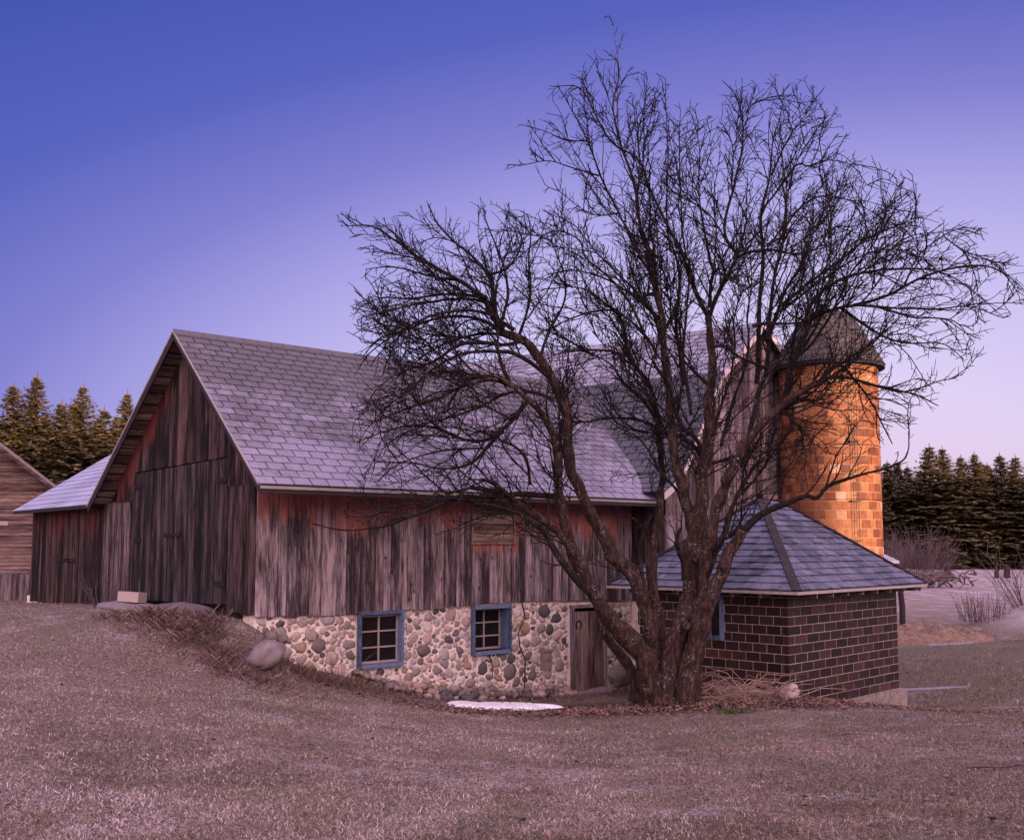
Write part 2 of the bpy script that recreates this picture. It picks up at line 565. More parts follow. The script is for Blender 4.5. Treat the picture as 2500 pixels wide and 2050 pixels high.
def mat_snow():
    m, nt, b = new_mat('old snow')
    n1 = noise_tex(nt, obj_vec(nt), 9.0, 5.0)
    nt.links.new(ramp(nt, n1, [(0.3, (0.62, 0.60, 0.68)), (0.6, (0.85, 0.83, 0.88))]), b.inputs['Base Color'])
    b.inputs['Roughness'].default_value = 0.6
    bump(nt, b, n1, 0.5, 0.05)
    return m


M['snow'] = mat_snow()


def mat_ground():
    m, nt, b = new_mat('frosty lawn')
    v = nn(nt, 'ShaderNodeNewGeometry').outputs['Position']
    big = noise_tex(nt, v, 0.18, 5.0, 0.6)
    mid = noise_tex(nt, v, 1.1, 6.0, 0.65)
    fine = noise_tex(nt, v, 22.0, 6.0, 0.75)
    fine2 = noise_tex(nt, v, 75.0, 3.0, 0.7)
    c = ramp(nt, fine, [(0.32, (0.026, 0.017, 0.014)), (0.45, (0.120, 0.082, 0.068)), (0.58, (0.245, 0.172, 0.150)), (0.72, (0.43, 0.335, 0.335))])
    # frost on the open grass
    fr = fmath(nt, 'MULTIPLY', sstep(nt, fmath(nt, 'ADD', fmath(nt, 'MULTIPLY', big, 0.45), mid), 0.72, 0.95), sstep(nt, fine, 0.40, 0.62))
    c = cmix(nt, fmath(nt, 'MULTIPLY', fr, 0.6), c, (0.58, 0.50, 0.56))
    gsp = fmath(nt, 'MULTIPLY', sstep(nt, noise_tex(nt, v, 0.45, 4.0), 0.52, 0.68), 0.45)
    c = cmix(nt, gsp, c, cmix(nt, fine, (0.055, 0.060, 0.030), (0.22, 0.20, 0.13)))
    sep = nn(nt, 'ShaderNodeSeparateXYZ')
    nt.links.new(v, sep.inputs[0])
    X, Y, Z = sep.outputs
    # leaf mould under the tree and along the foot of the buildings
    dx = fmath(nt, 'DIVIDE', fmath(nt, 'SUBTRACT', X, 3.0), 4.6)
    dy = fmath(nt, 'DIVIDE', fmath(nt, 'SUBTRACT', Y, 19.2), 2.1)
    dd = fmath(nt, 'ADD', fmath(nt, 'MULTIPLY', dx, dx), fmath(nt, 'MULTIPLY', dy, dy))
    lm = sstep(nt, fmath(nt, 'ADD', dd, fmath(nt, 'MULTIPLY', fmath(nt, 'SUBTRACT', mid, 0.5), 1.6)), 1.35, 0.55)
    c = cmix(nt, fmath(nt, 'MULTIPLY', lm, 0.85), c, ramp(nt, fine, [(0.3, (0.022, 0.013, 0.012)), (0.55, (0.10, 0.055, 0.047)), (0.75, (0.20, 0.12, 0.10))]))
    # greener damp turf behind and beside the milk house
    gm = fmath(nt, 'MULTIPLY', fmath(nt, 'MULTIPLY', sstep(nt, X, 8.0, 10.5), sstep(nt, Y, 20.5, 24.0)), sstep(nt, fmath(nt, 'ADD', Y, fmath(nt, 'MULTIPLY', mid, 8.0)), 42.0, 36.0))
    c = cmix(nt, fmath(nt, 'MULTIPLY', gm, 0.75), c, ramp(nt, fine, [(0.32, (0.026, 0.024, 0.014)), (0.5, (0.100, 0.085, 0.052)), (0.7, (0.24, 0.19, 0.16))]))
    # dark damp strips and bare patches
    dp = noise_tex(nt, vscale(nt, v, (0.5, 1.1, 1.0)), 0.9, 6.0, 0.7)
    c = cmix(nt, fmath(nt, 'MULTIPLY', sstep(nt, dp, 0.56, 0.68), 0.55), c, ramp(nt, fine, [(0.3, (0.020, 0.013, 0.012)), (0.7, (0.15, 0.100, 0.088))]))
    # frosted far field
    ff = sstep(nt, Y, 36.0, 60.0)
    mx = fmath(nt, 'DIVIDE', fmath(nt, 'SUBTRACT', X, 21.0), 4.6)
    my = fmath(nt, 'DIVIDE', fmath(nt, 'SUBTRACT', Y, 36.2), 3.2)
    mm = sstep(nt, fmath(nt, 'ADD', fmath(nt, 'ADD', fmath(nt, 'MULTIPLY', mx, mx), fmath(nt, 'MULTIPLY', my, my)), fmath(nt, 'MULTIPLY', mid, 0.8)), 1.5, 0.9)
    ff = fmath(nt, 'MAXIMUM', ff, mm)
    c = cmix(nt, fmath(nt, 'MULTIPLY', ff, 0.6), c, ramp(nt, mid, [(0.35, (0.24, 0.175, 0.18)), (0.65, (0.50, 0.41, 0.45))]))
    nt.links.new(c, b.inputs['Base Color'])
    b.inputs['Roughness'].default_value = 0.95
    b.inputs['Specular IOR Level'].default_value = 0.15
    h = fmath(nt, 'ADD', fine, fmath(nt, 'MULTIPLY', fine2, 0.5))
    bump(nt, b, h, 0.9, 0.05)
    return m


M['ground'] = mat_ground()


def mat_tinted(name, stops, rough=0.9):
    m, nt, b = new_mat(name)
    (r, g, bl), _ = tint_ch(nt)
    c = ramp(nt, r, stops)
    k = fmath(nt, 'ADD', 0.42, fmath(nt, 'MULTIPLY', g, 1.1))
    kk = nn(nt, 'ShaderNodeCombineXYZ')
    for i in range(3):
        nt.links.new(k, kk.inputs[i])
    nt.links.new(cmix(nt, 1.0, c, kk.outputs[0], 'MULTIPLY'), b.inputs['Base Color'])
    b.inputs['Roughness'].default_value = rough
    b.inputs['Specular IOR Level'].default_value = 0.2
    return m


M['grass'] = mat_tinted('short dry grass', [(0.0, (0.040, 0.042, 0.020)), (0.2, (0.090, 0.062, 0.044)), (0.5, (0.27, 0.185, 0.145)), (0.75, (0.39, 0.29, 0.265)), (1.0, (0.53, 0.45, 0.52))])
M['dry_grass'] = mat_tinted('long dead grass', [(0.0, (0.070, 0.040, 0.035)), (0.5, (0.20, 0.125, 0.108)), (1.0, (0.40, 0.295, 0.28))])
M['leaf'] = mat_tinted('fallen leaves', [(0.0, (0.050, 0.026, 0.022)), (0.5, (0.145, 0.075, 0.058)), (0.85, (0.20, 0.115, 0.09)), (1.0, (0.26, 0.115, 0.07))])
M['green'] = mat_tinted('green weeds', [(0.0, (0.03, 0.05, 0.02)), (1.0, (0.09, 0.12, 0.05))])

RND = random.Random(7)


def rt(rng=RND):
    return (rng.random(), rng.random(), rng.random())


# ---------------------------------------------------------------- layout frames
A_B = 0.870
U = Vector((math.sin(A_B), math.cos(A_B), 0))
V = Vector((-math.cos(A_B), math.sin(A_B), 0))
C0 = Vector((-4.563, 18.5, 0))
RZ_B = math.pi / 2 - A_B


def bw(x, y, z=0.0):
    return C0 + U * x + V * y + Vector((0, 0, z))


A_H = 0.779
HC = Vector((5.145, 19.5, 0))
UH = Vector((math.sin(A_H), math.cos(A_H), 0))
VH = Vector((-math.cos(A_H), math.sin(A_H), 0))
RZ_H = math.pi / 2 - A_H
HWL, HWR, HOV = 3.47, 4.62, 0.46
HZE, HZT, HZB, HZR = -0.834, -0.996, -3.077, 0.981


def hw(x, y, z=0.0):
    return HC + UH * x + VH * y + Vector((0, 0, z))


# ---------------------------------------------------------------- terrain
pts = [(0, 0, -1.65), (-6, 0, -1.5), (6, 0, -1.7), (0, 6, -1.85), (-5, 7, -1.65), (5, 7, -1.9), (0, 10, -2.15), (-6, 11, -1.72), (6, 11, -2.2),
       (0, 14, -2.55), (-4, 14, -2.05), (-8, 15, -1.72), (5, 14.5, -2.5), (10, 14, -2.45), (3, 18.5, -2.8), (5, 19.3, -2.78), (-1, 18, -2.82),
       (-3, 17, -2.42), (-4.3, 17.6, -2.05), (-5.5, 17.2, -1.78), (-8.5, 18, -1.58), (-13, 22, -1.6), (-20, 28, -1.7), (4, 21.5, -3.05),
       (8.4, 22.6, -3.52), (11, 22, -3.28), (8, 18, -2.88), (11, 18.5, -2.92), (14.5, 35, -3.2), (9.6, 24.5, -3.35), (17, 45, -2.9), (25, 60, -2.3),
       (30, 71, -1.97), (40, 90, -1.95), (0, 90, -1.9), (-40, 90, -1.8), (60, 40, -2.2), (-40, 40, -1.8), (20, 24, -2.95), (22, 14, -2.5),
       (-20, 10, -1.5), (0, 40, -2.6), (-14, 40, -1.9), (0, -20, -1.5), (20, -10, -1.8), (-20, -10, -1.5), (13, 28, -3.25)]
for x, y, z in [(-.3, .4, -1.28), (-.3, 3.5, -1.30), (-.6, 6.5, -1.36), (-.3, 10, -1.45), (-.3, 13.5, -1.58), (-.3, 16.5, -1.66),
                (.1, -.15, -1.52), (.55, -.15, -2.1), (1.27, -.2, -2.36), (2.0, -.2, -2.53), (2.65, -.2, -2.75), (3.9, -.2, -3.0), (5.2, -.2, -3.15),
                (6.2, -.2, -3.25), (7.6, -.2, -3.27), (9.5, -.2, -3.4), (5, 4, -2.2), (12, -2, -3.4), (17, -2, -3.3)]:
    p = bw(x, y)
    pts.append((p.x, p.y, z))
PT = np.array(pts)


def _tps(r2):
    return 0.5 * r2 * np.log(r2 + 1e-9)


_n = len(PT)
_D2 = ((PT[:, None, :2] - PT[None, :, :2]) ** 2).sum(-1)
_A = np.zeros((_n + 3, _n + 3))
_A[:_n, :_n] = _tps(_D2) + np.eye(_n) * 0.05
_A[:_n, _n:] = np.c_[np.ones(_n), PT[:, :2]]
_A[_n:, :_n] = _A[:_n, _n:].T
_W = np.linalg.solve(_A, np.r_[PT[:, 2], 0, 0, 0])


def ground_z(X, Y):
    X = np.asarray(X, float)
    Y = np.asarray(Y, float)
    sh = X.shape
    x, y = X.ravel(), Y.ravel()
    z = np.empty_like(x)
    for i in range(0, len(x), 20000):
        d2 = (x[i:i + 20000, None] - PT[None, :, 0]) ** 2 + (y[i:i + 20000, None] - PT[None, :, 1]) ** 2
        z[i:i + 20000] = _tps(d2) @ _W[:_n] + _W[_n] + _W[_n + 1] * x[i:i + 20000] + _W[_n + 2] * y[i:i + 20000]
    r = np.hypot(x - 5, y - 30)
    k = np.clip((r - 55) / 40, 0, 1)
    k = k * k * (3 - 2 * k)
    z = z * (1 - k) + (-1.95) * k
    z += 1.95 * np.exp(-((x - 21.3) / 3.5) ** 2 - ((y - 37.0) / 2.4) ** 2)
    z += 0.6 * np.exp(-((x - 20.0) / 3.6) ** 2 - ((y - 33.0) / 1.0) ** 2)
    near = np.exp(-(np.maximum(r - 25, 0) / 20) ** 2)
    z += near * 0.008 * (np.sin(x * 1.7 + 0.6 * np.sin(y * 1.3)) * np.sin(y * 1.9 + x * 0.5) + 0.6 * np.sin(x * 3.9 + y * 2.2) * np.sin(y * 4.3 - x))
    return z.reshape(sh)


def gz(x, y):
    return float(ground_z(np.array([x]), np.array([y]))[0])


def axis_pts(segs):
    out = []
    for a, b, s in segs:
        out.extend(np.arange(a, b, s))
    out.append(segs[-1][1])
    return np.array(out)


gx = axis_pts([(-600, -100, 50), (-100, -30, 5), (-30, -14, 0.8), (-14, 14, 0.16), (14, 30, 0.5), (30, 100, 5), (100, 600, 50)])
gy = axis_pts([(-300, -20, 20), (-20, 4, 1.5), (4, 26, 0.16), (26, 46, 0.4), (46, 100, 3), (100, 900, 50)])
GX, GY = np.meshgrid(gx, gy)
GZ = ground_z(GX, GY)
nxg, nyg = len(gx), len(gy)
idx = np.arange(nxg * nyg).reshape(nyg, nxg)
quads = np.stack([idx[:-1, :-1], idx[:-1, 1:], idx[1:, 1:], idx[1:, :-1]], -1).reshape(-1, 4)
me = bpy.data.meshes.new('ground')
me.from_pydata(np.stack([GX, GY, GZ], -1).reshape(-1, 3).tolist(), [], quads.tolist())
me.polygons.foreach_set("use_smooth", [True] * len(me.polygons))
me.materials.append(M['ground'])
ground = bpy.data.objects.new('ground', me)
COL.objects.link(ground)
tag(ground, kind='structure', label='frosty sloping lawn and field round the farm buildings', cat='ground')

# unseen mound added behind the viewer that keeps the low sun off the yard, with a gap that lets it onto the silo
hw_ = np.array([-120, -90, -60, -45, -30, -15, 0, 10, 16, 18.6, 19.1, 19.25, 20, 21, 21.85, 22.0, 22.6, 26, 35, 45, 60, 80, 110], float)
hc_ = np.array([3, 10, 17, 19, 19.3, 19.0, 19.2, 19.1, 19.0, 19.0, 18.9, 9.3, 9.2, 9.2, 9.3, 19.2, 19.6, 20, 20.6, 21, 21.5, 18, 5], float)
ha_ = np.linspace(-150, -22, 26)
V_, F_ = [], []
for a in ha_:
    for w, c in zip(hw_, hc_):
        k = math.exp(-((a + 75) / 25.0) ** 2)
        V_.append((a * HX + w * QX, a * HY + w * QY, -3.5 + (c + 3.5) * k))
n_w = len(hw_)
for i in range(len(ha_) - 1):
    for j in range(n_w - 1):
        F_.append((i * n_w + j, i * n_w + j + 1, (i + 1) * n_w + j + 1, (i + 1) * n_w + j))
mb = MB()
mb.add(V_, F_)
tag(mb.build('blocker', M['ground']), 'added unseen hill behind the viewer', 'blocker', kind='structure')


# ---------------------------------------------------------------- board and shingle helpers
def boards(mb, axis, a0, a1, zlo, zhi, face, outward, width=0.26, thick=0.028, rng=RND, gap=0.006, ragged=0.02, wj=0.35, openings=()):
    """vertical boards along local axis ('x' or 'y') on plane face; zlo/zhi are functions of the coordinate"""
    p = a0
    while p < a1 - 0.02:
        w = min(width * (1 + rng.uniform(-wj, wj)), a1 - p)
        for (o0, o1, oz0, oz1) in openings:
            for oo in (o0, o1):
                if p + 0.03 < oo < p + w:
                    w = oo - p
        q0, q1 = p + gap / 2, p + w - gap / 2
        off = rng.uniform(0, 0.012)
        f0, f1 = face, face + outward * (thick + off)
        spans = [(None, None)]
        for (o0, o1, oz0, oz1) in openings:
            mid = 0.5 * (q0 + q1)
            if o0 < mid < o1:
                spans = [(None, oz0), (oz1, None)]
        t = rt(rng)
        for (s0, s1) in spans:
            rg = rng.uniform(-ragged, ragged)
            lo0 = s0 if s0 is not None else zlo(q0) + rg
            lo1 = s0 if s0 is not None else zlo(q1) + rg
            hi0 = s1 if s1 is not None else zhi(q0)
            hi1 = s1 if s1 is not None else zhi(q1)
            if hi0 - lo0 < 0.02 and hi1 - lo1 < 0.02:
                continue
            if axis == 'x':
                P = [(q0, f0, lo0), (q1, f0, lo1), (q1, f1, lo1), (q0, f1, lo0), (q0, f0, hi0), (q1, f0, hi1), (q1, f1, hi1), (q0, f1, hi0)]
            else:
                P = [(f0, q0, lo0), (f0, q1, lo1), (f1, q1, lo1), (f1, q0, lo0), (f0, q0, hi0), (f0, q1, hi1), (f1, q1, hi1), (f1, q0, hi0)]
            mb.hexa(P, t)
        p += w


def shingles(mb, prof, y0, y1, tabw=0.33, exp=0.21, axis='y', rng=RND, gap=0.016, thick=0.013, clip=None, flip=1, stag=0.5):
    """rows of tabs up a profile polyline of (h, z); tabs run along the other axis"""
    P = [Vector((a, b)) for a, b in prof]
    L = [0.0]
    for i in range(len(P) - 1):
        L.append(L[-1] + (P[i + 1] - P[i]).length)

    def at(s):
        s = min(max(s, 0), L[-1])
        for i in range(len(P) - 1):
            if s <= L[i + 1] + 1e-9:
                t = (s - L[i]) / (L[i + 1] - L[i])
                d = (P[i + 1] - P[i]).normalized()
                n = Vector((-d.y, d.x)) * flip
                return P[i].lerp(P[i + 1], t), n
    rows = int(math.ceil(L[-1] / exp))
    for r in range(rows):
        s0, s1 = r * exp, min((r + 1) * exp + 0.03, L[-1])
        a, na = at(s0 + 1e-4)
        b, nb = at(s1)
        lo_t = a + na * (thick + 0.010)
        lo_b = a + na * 0.002
        hi_t = b + nb * 0.010
        hi_b = b + nb * 0.002
        p = y0 - (tabw * stag if r % 2 else 0) - rng.uniform(0, 0.03)
        rr = rng.random()
        while p < y1:
            w = tabw
            q0, q1 = max(p + gap / 2, y0), min(p + w - gap / 2, y1)
            p += w
            if q1 - q0 < 0.03:
                continue
            if clip is not None:
                c = clip(0.5 * (a.x + b.x), 0.5 * (a.y + b.y), q0, q1)
                if c is None:
                    continue
                q0, q1 = c
                if q1 - q0 < 0.03:
                    continue
            t = (0.5 * rr + 0.5 * rng.random(), rng.random(), rng.random())
            j = rng.uniform(-0.004, 0.004)
            if axis == 'y':
                q = [(lo_b.x, q0, lo_b.y), (lo_b.x, q1, lo_b.y), (hi_b.x, q1, hi_b.y), (hi_b.x, q0, hi_b.y),
                     (lo_t.x, q0, lo_t.y + j), (lo_t.x, q1, lo_t.y + j), (hi_t.x, q1, hi_t.y), (hi_t.x, q0, hi_t.y)]
            else:
                q = [(q0, lo_b.x, lo_b.y), (q1, lo_b.x, lo_b.y), (q1, hi_b.x, hi_b.y), (q0, hi_b.x, hi_b.y),
                     (q0, lo_t.x, lo_t.y + j), (q1, lo_t.x, lo_t.y + j), (q1, hi_t.x, hi_t.y), (q0, hi_t.x, hi_t.y)]
            mb.hexa(q, t)


def slab(mb, prof, y0, y1, th, axis='y', tint=(0.5, 0.5, 0.5)):
    """solid roof deck under a profile"""
    for (a, b) in zip(prof[:-1], prof[1:]):
        d = (Vector(b) - Vector(a)).normalized()
        n = Vector((-d.y, d.x))
        if n.y < 0:
            n = -n
        a2, b2 = Vector(a) - n * th, Vector(b) - n * th
        if axis == 'y':
            q = [(a2.x, y0, a2.y), (a2.x, y1, a2.y), (b2.x, y1, b2.y), (b2.x, y0, b2.y), (a[0], y0, a[1]), (a[0], y1, a[1]), (b[0], y1, b[1]), (b[0], y0, b[1])]
        else:
            q = [(y0, a2.x, a2.y), (y1, a2.x, a2.y), (y1, b2.x, b2.y), (y0, b2.x, b2.y), (y0, a[0], a[1]), (y1, a[0], a[1]), (y1, b[0], b[1]), (y0, b[0], b[1])]
        mb.hexa(q, tint)


def ico(sub=2):
    import bmesh
    bm = bmesh.new()
    bmesh.ops.create_icosphere(bm, subdivisions=sub, radius=1.0)
    v = [p.co.copy() for p in bm.verts]
    f = [tuple(q.index for q in fc.verts) for fc in bm.faces]
    bm.free()
    return v, f


ICO1, ICO2, ICO3 = ico(1), ico(2), ico(3)


def rock(mb, c, sx, sy, sz, rng, base=ICO2, rough=0.22, rot=0.0, tint=None):
    so = Vector((rng.uniform(0, 50), rng.uniform(0, 50), rng.uniform(0, 50)))
    V_ = []
    cr, sr = math.cos(rot), math.sin(rot)
    for p in base[0]:
        k = 1 + rough * noise.noise(p * 1.3 + so) + rough * 0.5 * noise.noise(p * 3.1 + so)
        x, y, z = p.x * k * sx, p.y * k * sy, p.z * k * sz
        x, z = x * cr - z * sr, x * sr + z * cr
        V_.append((c[0] + x, c[1] + y, c[2] + z))
    mb.add(V_, base[1], tint or rt(rng))


# ---------------------------------------------------------------- the wing with the gable (local x along the long wall, y to the left, z up; eye level is z=0)
GD, ED = 0.40, 0.92
ZE, VAP, ZAP, VL, ZL = 1.054, 2.962, 4.283, 7.805, 0.916
S_R = (ZAP - ZE) / (VAP + ED)
S_L = (ZAP - ZL) / (VL - VAP)


def roof_z(y):
    return ZAP - (VAP - y) * S_R if y < VAP else ZAP - (y - VAP) * S_L


wing = empty('barn_wing', 'weathered gabled barn wing with fieldstone base and frosted grey shingle roof', 'barn', C0, RZ_B)
# long wall boards
rng = random.Random(11)
SHUT = (4.86, 6.0, 0.05, 0.83)
mb = MB()
boards(mb, 'x', 0.0, 9.70, lambda x: -1.27 - 0.03 * math.sin(x * 0.8) + (0.02 if x > 5 else 0), lambda x: 1.72, 0.0, -1, 0.245, openings=[SHUT], rng=rng, ragged=0.018, gap=0.012)
wall = mb.build('long_wall', M['wood_long'], wing)
mb = MB()
mb.box(-0.0, 9.7, 0.0, 0.04, -1.2, 1.75)
mb.build('wall_backing', M['dark'], wing)
# shutter
mb = MB()
zz = 0.06
for w in (0.20, 0.19, 0.21, 0.16):
    mb.box(4.88, 5.98, -0.022, -0.002, zz, zz + w - 0.008, rt(rng))
    zz += w
sh = mb.build('shutter', M['wood_shutter'], wing)
sh['label'] = 'boarded-up window of bleached horizontal planks'
mb = MB()
mb.box(4.78, 6.08, -0.085, -0.030, 0.015, 0.055, rt(rng))
mb.box(4.83, 4.875, -0.055, -0.030, 0.055, 0.86, rt(rng))
mb.box(5.985, 6.02, -0.052, -0.030, 0.055, 0.86, rt(rng))
mb.build('shutter_frame', M['wood_brown'], sh)

# gable wall, with the lean-to front running on flush to the left
DOOR = (1.10, 5.88)
mb = MB()
mb_ = mb


def gable_hi(y):
    return roof_z(y) - 0.10


boards(mb, 'y', 0.0, 1.10, lambda y: -1.28 + 0.02 * y, lambda y: min(gable_hi(y), 1.10), 0.0, -1, 0.21, rng=rng, ragged=0.05)
boards(mb, 'y', 0.0, 1.10, lambda y: 1.09, gable_hi, -0.014, -1, 0.20, rng=rng, ragged=0.0)
boards(mb, 'y', 1.10, 5.88, lambda y: 1.66 - (y - 1.10) * 0.012, gable_hi, 0.0, -1, 0.22, rng=rng, ragged=0.01)
boards(mb, 'y', 5.88, 6.95, lambda y: -1.42, gable_hi, 0.0, -1, 0.19, rng=rng, ragged=0.03)
boards(mb, 'y', 6.95, 7.75, lambda y: -1.42, lambda y: min(gable_hi(y), 0.99), 0.0, -1, 0.19, rng=rng, ragged=0.03)
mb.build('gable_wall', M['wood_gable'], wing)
mb = MB()
for (y0, y1) in ((0.03, 2.96), (2.96, 7.7)):
    mb.hexa([(0.0, y0, -1.2), (0.0, y1, -1.2), (0.05, y1, -1.2), (0.05, y0, -1.2), (0.0, y0, roof_z(y0) - 0.15), (0.0, y1, roof_z(y1) - 0.15), (0.05, y1, roof_z(y1) - 0.15), (0.05, y0, roof_z(y0) - 0.15)])
mb.build('gable_backing', M['dark'], wing)
# big barn door
mb = MB()
boards(mb, 'y', 1.12, 5.86, lambda y: -1.10 - (y - 1.1) * 0.02, lambda y: 1.63 - (y - 1.1) * 0.012, -0.006, -1, 0.20, rng=rng, ragged=0.012, gap=0.008)
door = mb.build('barn_door', M['wood_door'], wing)
mb = MB()
mb.box(-0.062, -0.045, 3.25, 4.10, 0.17, 0.24)
mb.build('latch_bar', M['iron'], door)
for y, z in ((5.6, 1.28), (5.6, 0.12), (1.35, 1.22), (1.35, -0.72)):
    mb = MB()
    mb.box(-0.066, -0.045, y - 0.22, y + 0.22, z - 0.05, z + 0.05)
    mb.build('hinge', M['iron'], door)
mb = MB()
mb.box(-0.05, -0.046, 3.90, 3.915, -0.95, 0.17)
mb.box(-0.05, -0.046, 3.35, 3.365, -0.95, 0.17)
mb.build('wicket_outline', M['dark'], door)
# pale sliding panel left of the door
mb = MB()
boards(mb, 'y', 6.02, 7.70, lambda y: -1.40, lambda y: 0.95, -0.045, -1, 0.16, rng=rng, ragged=0.02)
pn = mb.build('board_panel', mat_wood('pale panel boards', (0.028, 0.019, 0.020), (0.19, 0.14, 0.15), stain=0.9, knots=False), wing)
pn['label'] = 'paler upright board panel left of the big door'
# barge board, trim and open soffit of the gable overhang
mb = MB()
for (ya, za, yb, zb_) in ((-ED, ZE, VAP, ZAP), (VL, ZL, VAP, ZAP)):
    mb.hexa([(-GD - 0.02, ya, za - 0.17), (-GD - 0.02, yb, zb_ - 0.17), (-GD + 0.01, yb, zb_ - 0.17), (-GD + 0.01, ya, za - 0.17),
             (-GD - 0.02, ya, za - 0.035), (-GD - 0.02, yb, zb_ - 0.035), (-GD + 0.01, yb, zb_ - 0.035), (-GD + 0.01, ya, za - 0.035)])
mb.build('barge_board', M['black_trim'], wing)
mb = MB()
for (ya, za, yb, zb_) in ((-ED, ZE, VAP, ZAP), (VL, ZL, VAP, ZAP)):
    mb.hexa([(-GD - 0.045, ya, za - 0.033), (-GD - 0.045, yb, zb_ - 0.033), (-GD + 0.01, yb, zb_ - 0.033), (-GD + 0.01, ya, za - 0.033),
             (-GD - 0.045, ya, za + 0.012), (-GD - 0.045, yb, zb_ + 0.012), (-GD + 0.01, yb, zb_ + 0.012), (-GD + 0.01, ya, za + 0.012)])
mb.build('drip_edge', M['trim'], wing)
mb = MB()
sl = math.hypot(1, S_L)
p = 0.15
while p < (VL - VAP) - 0.25:
    w = rng.uniform(0.13, 0.24)
    y0, y1 = VAP + p, VAP + p + w
    z0, z1 = roof_z(y0) - 0.075, roof_z(y1) - 0.075
    mb.hexa([(-GD + 0.012, y0, z0 - 0.022), (-GD + 0.012, y1, z1 - 0.022), (0.03, y1, z1 - 0.022), (0.03, y0, z0 - 0.022),
             (-GD + 0.012, y0, z0), (-GD + 0.012, y1, z1), (0.03, y1, z1), (0.03, y0, z0)], rt(rng))
    p += w + rng.uniform(0.045, 0.09)
p = 0.1
while p < (VAP + ED) - 0.2:
    w = rng.uniform(0.14, 0.22)
    y0, y1 = VAP - p - w, VAP - p
    z0, z1 = roof_z(y0) - 0.075, roof_z(y1) - 0.075
    mb.hexa([(-GD + 0.012, y0, z0 - 0.022), (-GD + 0.012, y1, z1 - 0.022), (0.03, y1, z1 - 0.022), (0.03, y0, z0 - 0.022),
             (-GD + 0.012, y0, z0), (-GD + 0.012, y1, z1), (0.03, y1, z1), (0.03, y0, z0)], rt(rng))
    p += w + 0.06
mb.build('soffit', M['wood_soffit'], wing)
# roof
mb = MB()
slab(mb, [(-ED, ZE), (VAP, ZAP)], -GD, 11.9, 0.06, axis='x')
slab(mb, [(VL, ZL), (VAP, ZAP)], -GD, 11.9, 0.06, axis='x')
roof = mb.build('roof', M['deck'], wing)
mb = MB()
shingles(mb, [(-ED - 0.03, ZE - 0.025), (VAP, ZAP)], -GD - 0.03, 11.9, 0.345, 0.212, axis='x', rng=rng, gap=0.028, thick=0.016)
shingles(mb, [(VL + 0.02, ZL - 0.015), (VAP, ZAP)], -GD - 0.03, 11.9, 0.345, 0.212, axis='x', rng=rng, gap=0.028, thick=0.016, flip=-1)
x = -GD - 0.03
while x < 11.8:
    for s in (-1, 1):
        ya = VAP + s * 0.15
        za = roof_z(ya) + 0.03
        mb.hexa([(x, ya, za), (x + 0.29, ya, za), (x + 0.29, VAP, ZAP + 0.030), (x, VAP, ZAP + 0.030), (x, ya, za + 0.012), (x + 0.29, ya, za + 0.012), (x + 0.29, VAP, ZAP + 0.042), (x, VAP, ZAP + 0.042)], rt(rng))
    x += 0.3
mb.build('shingles', M['shingle_barn'], roof)
mb = MB()
mb.box(-GD, 9.6, -ED - 0.028, -ED - 0.004, ZE - 0.098, ZE - 0.045)
mb.build('fascia', M['trim'], roof)
mb = MB()
mb.box(-GD, 9.6, -ED - 0.002, -ED + 0.03, ZE - 0.17, ZE - 0.06)
mb.build('eave_board', M['black_trim'], roof)

# fieldstone base with openings
WIN = [(2.20, 3.12, -2.27, -1.33), (4.94, 5.88, -2.20, -1.33)]
DR = (7.72, 8.80, -3.5, -1.36)
ops = WIN + [DR]
mb = MB()
xs = sorted(set([0.02, 9.7] + [o[0] for o in ops] + [o[1] for o in ops]))
YF = 0.035
for x0, x1 in zip(xs[:-1], xs[1:]):
    mid = (x0 + x1) / 2
    o = [q for q in ops if q[0] < mid < q[1]]
    if o:
        if o[0][2] > -3.4:
            mb.box(x0, x1, YF, YF + 0.45, -4.0, o[0][2])
        mb.box(x0, x1, YF, YF + 0.45, o[0][3], -1.18)
    else:
        mb.box(x0, x1, YF, YF + 0.45, -4.0, -1.18)
mb.box(0.02, 0.45, YF + 0.45, 14.0, -2.6, -1.40)
base = mb.build('stone_base', M['mortar'], wing)
rs = random.Random(5)
placed = []
mb = MB()


def gl(x):
    return float(np.interp(x, [0, .3, .55, 1.27, 2, 2.65, 3.9, 5.2, 6.2, 7.6, 9.7], [-1.5, -1.8, -2.1, -2.36, -2.53, -2.75, -3.0, -3.15, -3.25, -3.27, -3.4]))


def ok(x, z, rx, rz):
    if x - rx < 0.06 or x + rx > 9.68 or z + rz > -1.26 or z - rz * 0.3 < gl(x) - 0.05:
        return False
    for o in ops:
        if x + rx > o[0] - 0.07 and x - rx < o[1] + 0.07 and z + rz > o[2] - 0.07 and z - rz < o[3] + 0.05:
            return False
    for (px, pz, pr, pq) in placed:
        if ((x - px) / (rx + pr - 0.004)) ** 2 + ((z - pz) / (rz + pq - 0.004)) ** 2 < 1.0:
            return False
    return True


